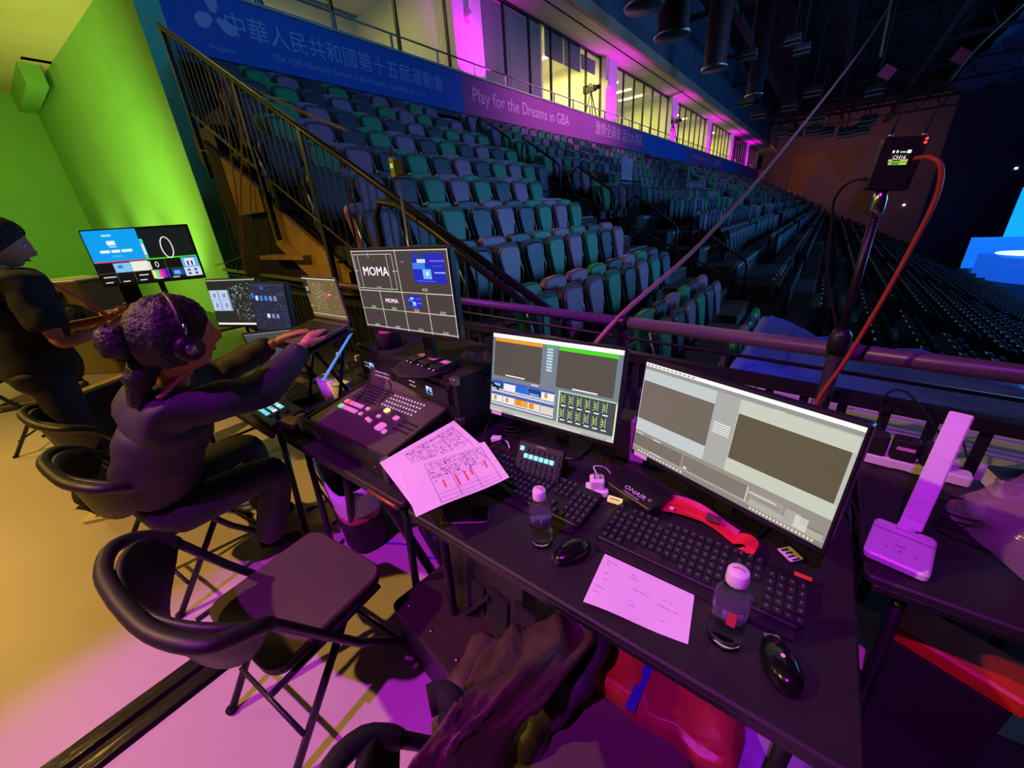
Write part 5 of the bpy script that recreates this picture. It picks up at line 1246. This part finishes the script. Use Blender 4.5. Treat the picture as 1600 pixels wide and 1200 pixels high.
def head_verts(c,M,s=1.0):
    vs=[];fs=[];nu,nv=28,22
    for j in range(nv+1):
        th=PI*j/nv; z=math.cos(th); r=math.sin(th)
        for i in range(nu):
            a=2*PI*i/nu; x=r*math.cos(a)*.074; y=r*math.sin(a)*.096; zz=z*.118
            if y>0:
                f=y/.096
                y+= .026*math.exp(-(x/.013)**2-((zz+.012)/.022)**2)*f + .010*math.exp(-(x/.010)**2-((zz-.012)/.03)**2)*f
                y+= .009*math.exp(-(x/.022)**2-((zz+.052)/.012)**2)*f + .016*math.exp(-(x/.024)**2-((zz+.088)/.018)**2)
                y+= .006*math.exp(-((zz-.040)/.012)**2)*f
                y-= .010*(math.exp(-((x-.030)/.014)**2)+math.exp(-((x+.030)/.014)**2))*math.exp(-((zz-.018)/.014)**2)
            if zz<-.03: x*=1-.30*((-.03-zz)/.09); 
            if zz<-.03 and y<0: y*=1-.45*((-.03-zz)/.09)
            vs.append(M@V((x*s,y*s,zz*s))+V(c))
    for j in range(nv):
        for i in range(nu): l=(i+1)%nu; fs.append((j*nu+i,(j+1)*nu+i,(j+1)*nu+l,j*nu+l))
    return vs,fs
def hand_mesh(wrist,knuck,normal,side,curl=.5,s=1.0):
    # wrist -> knuckle direction, palm normal (down), side = +1 thumb toward +lateral
    w=V(wrist); d=(V(knuck)-w).normalized(); nrm=V(normal).normalized(); lat=d.cross(nrm).normalized()*side
    J=[(w-d*.02,.024*s),(w+d*.02,.026*s),(w+d*.055,(.026*s,.020*s))]; E_=[(0,1),(1,2)]
    L=[.072,.080,.075,.060]
    for k in range(4):
        o=lat*(.028-.0185*k)*s; b=w+d*.085*s+o; J.append((b,.0100*s)); i=len(J)-1; E_.append((2,i))
        p=b; dd=d.copy()
        for q in range(3):
            dd=(dd+nrm*curl*.45).normalized(); p=p+dd*L[k]*s*(.42,.32,.26)[q]; J.append((p,(.0092,.0084,.0072)[q]*s)); E_.append((i,len(J)-1)); i=len(J)-1
    b=w+d*.03*s+lat*.034*s+nrm*.006; J.append((b,.012*s)); E_.append((1,len(J)-1)); i=len(J)-1
    for q,(l_,r_) in enumerate(((.032,.0105),(.028,.009))):
        b=b+(d*.8+lat*(.45-.3*q)+nrm*.15).normalized()*l_*s; J.append((b,r_*s)); E_.append((i,len(J)-1)); i=len(J)-1
    return skinned('hand',J,E_,1,1)
def join(name,parts,mats,parent,label=None):
    m=MB()
    for me_or,mi in parts:
        if isinstance(me_or,tuple): m.add(me_or[0],me_or[1],mi,smooth=True)
        else: m.add([v.co.copy() for v in me_or.vertices],[tuple(p.vertices) for p in me_or.polygons],mi,smooth=True)
    return m.build(name,mats,parent,label)
def person(label,P,facing,hair='cap',lan=False,clo=CLO,hands=True):
    """P: dict of joints in world coordinates"""
    t=thing('person',label,'person',(P['hip'][0],P['hip'][1],0)); off=V(t.location)
    g=lambda k:V(P[k])-off
    # bare body: neck, head, forearms, hands
    parts=[]
    M3=Euler(P['headrot']).to_matrix()
    parts.append((head_verts(g('head'),M3,P.get('hs',1)),0))
    for s in (-1,1):
        e=g('head')+M3@V((s*.074,-.01,-.005)); vs,fs=[],[]
        mm=MB().lathe([(.004,-.03),(.014,-.02),(.018,0),(.014,.02),(.004,.028)],10); parts.append(([M3@V((p[0]*.5,p[1],p[2]))+e for p in mm.v],mm.f) if False else (([M3@V((p[0]*.5,p[1],p[2]))+e for p in mm.v],mm.f),0))
    nk=g('neck'); hd=g('head'); 
    arm=[]
    J=[(g('hip'),.11),(g('waist'),.10),(g('chest'),.12),(nk,.055),(nk.lerp(hd+M3@V((0,-.02,-.06)),.9),.052)]
    E_=[(0,1),(1,2),(2,3),(3,4)]
    for s in 'lr':
        i=len(J); J+=[(g(s+'sh'),.05),(g(s+'el'),.040),(g(s+'wr'),.026)]; E_+=[(2,i),(i,i+1),(i+1,i+2)]
        i=len(J); J+=[(g(s+'hp'),.08),(g(s+'kn'),.052),(g(s+'an'),.036)]; E_+=[(0,i),(i,i+1),(i+1,i+2)]
    parts.append((skinned('b',J,E_,0,2),0))
    if hands:
        for s in 'lr': parts.append((hand_mesh(g(s+'wr'),g(s+'ha'),P.get('palm',(0,0,-1)),P.get(s+'side',1),P.get('curl',.5),P.get('hands',1.0)),0))
    body=join('body',parts,[SKIN],t)
    # jacket
    cuff=P.get('cuff',.93); sl_=P.get('fat',1.0); F=lambda a,b:(a*sl_,b*sl_)
    J=[(g('hip')+V((0,0,-.09 if cuff<.5 else .02)),F(.165,.145)),(g('waist'),F(.155,.14)),(g('chest'),F(.165,.15)),(g('chest').lerp(nk,.7),F(.10,.09)),(nk,.068)]
    E_=[(0,1),(1,2),(2,3),(3,4)]; cuff=P.get('cuff',.93)
    for s in 'lr':
        i=len(J); sh_=g(s+'sh'); el=g(s+'el'); wr=g(s+'wr'); end=sh_.lerp(el,1.0) if cuff>=.5 else sh_.lerp(el,.75)
        J+=[(sh_,.080*sl_),(sh_.lerp(el,.5),.076*sl_)]; E_+=[(3 if True else 2,i),(i,i+1)]
        if cuff>=.5: J+=[(el,.072),(el.lerp(wr,.5),.062),(el.lerp(wr,cuff),.052)]; E_+=[(i+1,i+2),(i+2,i+3),(i+3,i+4)]
        else: J+=[(end,.070*sl_)]; E_+=[(i+1,i+2)]
    jm=skinned('j',J,E_,0,3)
    from mathutils import noise
    for v in jm.vertices:
        q=v.co*9; w=noise.noise(V((q.x,q.y,q.z*1.6)))+.5*noise.noise(q*2.3); w2=1-abs(noise.noise(v.co*6+V((3,1,7))))*2
        v.co+=v.normal*(.010*w+.006*w2)
    join('jacket' if cuff>=.5 else 't_shirt',[(jm,0)],[clo],t)
    J=[(g('hip')+V((0,0,.03 if cuff>.5 else .10)),(.15*sl_,.135*sl_)),(g('hip')-V((0,0,.03)),(.145,.13))]; E_=[(0,1)]
    for s in 'lr':
        i=len(J); J+=[(g(s+'hp'),.105),(g(s+'hp').lerp(g(s+'kn'),.5),.094),(g(s+'kn'),.082),(g(s+'kn').lerp(g(s+'an'),.55),.078),(g(s+'an')+V((0,0,.02)),.072)]; E_+=[(1,i),(i,i+1),(i+1,i+2),(i+2,i+3),(i+3,i+4)]
    join('trousers',[(skinned('t',J,E_,0,2),0)],[TRO],t)
    for s in 'lr':
        a=g(s+'an'); f=V(P.get(s+'toe',facing)).normalized()
        so=MB().bbox((0,.07,-a.z+.012+.0),(.095,.28,.024),.045,n=5).build('shoe_sole',mat('pale_sole',(215,200,165),.7),t)
        an_=math.atan2(f.y,f.x)-PI/2; so.matrix_local=TR(*a)@ROTZ(an_)
        up=skinned('s',[(V((0,-.02,-a.z+.065)),.045),(V((0,.06,-a.z+.06)),.045),(V((0,.15,-a.z+.045)),(.042,.03)),(V((0,0,-a.z+.11)),.045)],[(0,1),(1,2),(0,3)],0,2)
        o=join('shoe',[(up,0)],[BLKR],t); o.matrix_local=TR(*a)@ROTZ(an_)
    # eyes
    for s in (-1,1):
        c=hd+M3@V((s*.030,.080,.018)); mm=MB().lathe([(0,-.011),(.008,-.007),(.011,0),(.008,.007),(0,.011)],10); mm.v=[p+c for p in mm.v]; mm.build('eye',mat('eye_white',(200,190,190),.3),t)
        c=hd+M3@V((s*.030,.0905,.018)); mm=MB().lathe([(0,-.005),(.005,0),(0,.005)],8); mm.v=[p+c for p in mm.v]; mm.build('iris',BLK,t)
    c=hd+M3@V((0,.099,-.053)); mm=MB().bbox((0,0,0),(.042,.008,.010),.004,axis=1); mm.v=[M3@p+c for p in mm.v]; mm.build('lips',mat('lip_tone',(150,80,80),.5),t)
    # hair
    vs=[];fs=[];nu,nv=36,20; random.seed(21)
    hr=P.get('hair',(.098,.118,.128))
    for j in range(nv+1):
        th=PI*.74*j/nv
        for i in range(nu):
            a=2*PI*i/nu; fr=max(0,math.sin(a)); th2=th*(1-.60*fr**.8); rr=1+random.uniform(-.02,.02)+.03*math.sin(9*a)*math.sin(th)
            vs.append(M3@V((hr[0]*math.sin(th2)*math.cos(a)*rr,-.010+hr[1]*math.sin(th2)*math.sin(a)*rr,.012+hr[2]*math.cos(th2)*rr))+hd)
    for j in range(nv):
        for i in range(nu): l=(i+1)%nu; fs.append((j*nu+i,j*nu+l,(j+1)*nu+l,(j+1)*nu+i))
    h=MB().add(vs,fs,smooth=True).build('hair',HAIR,t); s_=h.modifiers.new('s','SOLIDIFY'); s_.thickness=.012
    return t,hd+off,M3
W_={'hip':(-2.16,.12,.56),'waist':(-2.05,.14,.76),'chest':(-1.95,.21,.96),'neck':(-1.84,.27,1.15),'head':(-1.735,.315,1.315),'headrot':(-.12,.08,.02),'hs':1.08,
'rsh':(-1.76,.22,1.06),'rel':(-1.70,.50,1.04),'rwr':(-1.80,.755,1.155),'rha':(-1.86,.86,1.19),'lsh':(-2.18,.27,1.08),'lel':(-2.30,.52,1.0),'lwr':(-2.05,.74,1.14),'lha':(-1.96,.86,1.19),
'rhp':(-2.04,.16,.52),'rkn':(-1.93,.52,.57),'ran':(-2.07,.40,.10),'lhp':(-2.40,.16,.52),'lkn':(-2.36,.56,.55),'lan':(-2.38,.50,.10),'palm':(0,.05,-1),'rside':-1,'lside':1,'curl':.42,'hands':1.0,'hair':(.108,.126,.138)}
pw,hc,hM=person('person with bun and headphones typing at the raised laptop',W_,(.2,1,0),clo=CLO)
# bun, pony, headphones, lanyard ribbon, watch
mm=MB(); random.seed(2)
vs=[];fs=[]
for j in range(13):
    for i in range(18):
        a=2*PI*i/18; th=PI*j/12; r=.052*(1+random.uniform(-.14,.14)); vs.append(V((r*math.sin(th)*math.cos(a),r*math.sin(th)*math.sin(a)*.9,r*math.cos(th)*1.15)))
for j in range(12):
    for i in range(18): l=(i+1)%18; fs.append((j*18+i,(j+1)*18+i,(j+1)*18+l,j*18+l))
o=MB().add(vs,fs,smooth=True).build('hair_bun',HAIR,pw); o.location=hc+hM@V((-.02,-.150,.0))-V(pw.location)
MB().tube(curvep([hc+hM@V((-.02,-.08,-.06))-V(pw.location),hc+hM@V((-.03,-.12,-.14))-V(pw.location),hc+hM@V((-.05,-.13,-.24))-V(pw.location)],5),[.045]*6+[.034]*4+[.015],10).build('loose_hair',HAIR,pw)
MB().tube(curvep([(.10,.17,.54),(.13,.16,.50),(.12,.24,.47)],3),.006,6).build('belt_clip',CHR,pw) if False else None
hp=thing('headphones','black over-ear headphones worn by the person at the raised laptop','headphones',hc)
hp.rotation_euler=hM.to_euler()
MB().tube([V((.118*math.cos(a),-.005,.0+.150*math.sin(a))) for a in [k*PI/16 for k in range(17)]],.009,8).build('headband',BLK,hp)
for s in (-1,1):
    MB().lathe([(.030,-.018),(.042,-.012),(.045,.004),(.040,.016),(.02,.020),(0,.021)],20,M=TR(s*.112,0,-.015)@ROTY(s*PI/2)).build('ear_cup',BLK,hp)
    MB().lathe([(.018,.0205),(.016,.024),(0,.025)],14,M=TR(s*.112,0,-.015)@ROTY(s*PI/2)).build('cup_badge',STEEL,hp)
MB().tube([(.118,-.002,.02),(.120,-.002,.07)],.005,6).build('slider',CHR,hp)
rbn=MB().tube(curvep([V((-1.74,.20,1.125)),V((-1.745,.28,1.175)),V((-1.80,.33,1.17))],5),.011,6,flat=.3).build('neck_ribbon',MATS['pink_ribbon']); tag(rbn,'bright pink neck ribbon at the collar of the person in headphones','ribbon')
for k in range(2): MB().lathe([(.006,0),(.005,.003),(0,.004)],8).build('cuff_button',CHR,pw).matrix_local=TR(*(V((-1.745,.64+.05*k,1.135+.03*k))-V(pw.location)))@ROTY(PI/2)
P2={'fat':1.22,'hip':(-3.50,-.03,.95),'waist':(-3.50,.0,1.12),'chest':(-3.50,.02,1.34),'neck':(-3.50,.04,1.55),'head':(-3.47,.09,1.67),'headrot':(-.42,0,-.15),
'rsh':(-3.32,.08,1.46),'rel':(-3.22,.10,1.14),'rwr':(-3.28,.34,1.20),'rha':(-3.30,.42,1.24),'lsh':(-3.70,.08,1.46),'lel':(-3.78,.12,1.16),'lwr':(-3.60,.36,1.20),'lha':(-3.52,.44,1.24),
'rhp':(-3.40,.0,.92),'rkn':(-3.38,-.02,.50),'ran':(-3.44,-.14,.10),'lhp':(-3.60,0,.92),'lkn':(-3.60,.0,.50),'lan':(-3.66,-.02,.10),'palm':(.1,-.3,1),'rside':1,'lside':-1,'curl':.6,'cuff':.3,'rtoe':(.55,.8,0),'ltoe':(.2,1,0),'hair':(.092,.110,.128)}
p2,h2,M2=person('standing person in a black T-shirt looking down at a phone, left edge',P2,(.5,.8,0),clo=mat('black_tshirt',(20,18,20),.85,var=.1))
pf=thing('smartphone','pale-edged phone held by the standing person','phone',(-3.37,.45,1.275),.3); pf.rotation_euler=(-.35,.1,.9)
MB().bbox((0,0,0),(.16,.078,.009),.012).build('phone_body',mat('silver_phone',(170,165,155),.3,metal=.6),pf); MB().bbox((0,0,.005),(.15,.072,.001),.01).build('phone_screen',MATS['phone_glass'],pf)
rbp=thing('lanyard','coral red lanyard with a badge hanging on the standing person','lanyard',(-3.42,.16,1.1))
for s in (-1,1): ribbon(curvep([(-.06+.08*s,-.06,.42),(-.02+.11*s,.06,.33),(.02+.07*s,.16,.18),(.06,.22,.06)],6),.030,mat('coral_ribbon',(240,70,55),.6),rbp,th=.004)
MB().bbox((.06,.225,.0),(.07,.006,.10),.006,axis=1).build('badge',mat('coral_badge',(205,50,35),.5,var=.2,scale=30),rbp)
# crouching person by the far desk
P3={'hip':(-7.3,.10,.72),'waist':(-7.05,.16,.90),'chest':(-6.75,.22,1.02),'neck':(-6.5,.30,1.0),'head':(-6.38,.36,.92),'headrot':(-.9,0,-.6),
'rsh':(-6.6,.05,.98),'rel':(-6.55,.15,.75),'rwr':(-6.4,.4,.76),'rha':(-6.35,.45,.76),'lsh':(-6.75,.45,.98),'lel':(-6.6,.6,.8),'lwr':(-6.4,.66,.77),'lha':(-6.32,.68,.77),
'rhp':(-7.3,.0,.66),'rkn':(-7.1,-.02,.38),'ran':(-7.25,-.05,.1),'lhp':(-7.3,.2,.66),'lkn':(-7.05,.25,.36),'lan':(-7.25,.2,.1),'rside':1,'lside':-1}
person('person in an olive jacket bending over beside the far desk',P3,(1,.3,0),clo=mat('olive_jacket',(74,62,34),.75,var=.2,bump=.3))
# far desk clutter
fcase=thing('flight_case','tall black flight case by the green wall','flight case',(-9.2,.9,0),.1)
MB().box((0,0,.60),(1.7,.7,1.20)).build('case_body',BLKR,fcase)
for sx in (-1,1): MB().box((sx*.84,-.35,.6),(.05,.03,1.18)).build('edge_trim',MATS['worn_steel'],fcase)
MB().box((0,-.36,1.19),(1.7,.02,.03)).build('lid_edge',MATS['worn_steel'],fcase)
pr=thing('printer','cream desktop printer on the tall flight case','printer',(-8.6,.55,1.2),.2); pr.location=(-8.9,.75,1.2)
MB().bbox((0,0,.02),(.62,.42,.04),.02).build('printer_base',mat('cream_plastic',(215,200,140),.5),pr)
a_=aty(90,405,.7)
pr2=thing('cream_machine','cream machine with a dark window behind the bending person','machine',(-7.9,.62,0),.6)
MB().bbox((0,0,.62),(.75,.5,1.24),.03).build('machine_body',MATS['cream_plastic'],pr2); MB().box((-.05,-.252,1.02),(.32,.01,.22)).build('dark_window',RUB,pr2); MB().bbox((0,-.02,1.25),(.8,.52,.03),.02).build('top_lip',WHT,pr2)
ob2=thing('orange_paper_bag','orange paper bag on the far desk\'s near end','bag',(-4.75,.36,0),.4)
blob(.34,.24,.30,31).build('bag_body',mat('orange_paper',(215,120,35),.75,var=.25,scale=12,bump=.5),ob2); ob2.location=(-5.15,.50,.742); 
wbx=thing('white_carton','white opened carton behind the orange paper bag','box',(-5.5,.66,.742),.5); MB().box((0,0,.11),(.24,.2,.22)).build('carton_body',MATS['cream_plastic'],wbx); MB().box((-.12,0,.25),(.01,.2,.1)).build('carton_flap',WHT,wbx)
tag(MB().tube(curvep([(-5.75,.62,1.0),(-5.66,.60,.88),(-5.60,.58,.77)],4),.03,6,flat=.3).build('red_strap',MATS['coral_ribbon']),'red strap hanging left of the wide multiview screen','strap')
mx=thing('mixer_box','grey box with a dark display below the wide multiview screen','mixer',(-5.55,.98,.742),.9); MB().bbox((0,0,.09),(.5,.3,.18),.015).build('box_body',mat('grey_beige_metal',(120,110,85),.5,metal=.2),mx); MB().box((-.06,-.152,.11),(.14,.01,.09)).build('display',RUB,mx)
for k in range(6): MB().lathe([(.012,0),(.01,.015),(0,.016)],10).build('knob',WHT,mx).matrix_local=TR(.05+.03*k,-.15,.07+.04*(k%2))@ROTX(PI/2)
# flight case lid on edge near the far desk (dark frame with ochre edges)
fcl=thing('case_lid_on_edge','black flight case lid with ochre edges standing behind the person in headphones','case lid',(-3.9,.18,0),.55)
MB().box((0,.0,.36),(.06,.62,.70)).build('lid_panel',BLKR,fcl)
for sy in (-1,1): MB().box((.0,sy*.32,.36),(.075,.025,.72)).build('lid_edge',mat('ochre_edge',(165,135,70),.45,metal=.4),fcl)
MB().box((0,0,.725),(.075,.66,.02)).build('lid_edge',MATS['ochre_edge'],fcl)
wm=thing('white_mouse','small white mouse on the desk in front of the person in headphones','mouse',(-2.62,.80,.742),.4)
MB().lathe([(.03,0),(.032,.012),(.024,.028),(.0,.034)],14).build('mouse_shell',WHT,wm); MB().box((0,.018,.03),(.004,.012,.004)).build('scroll_wheel',RUB,wm)
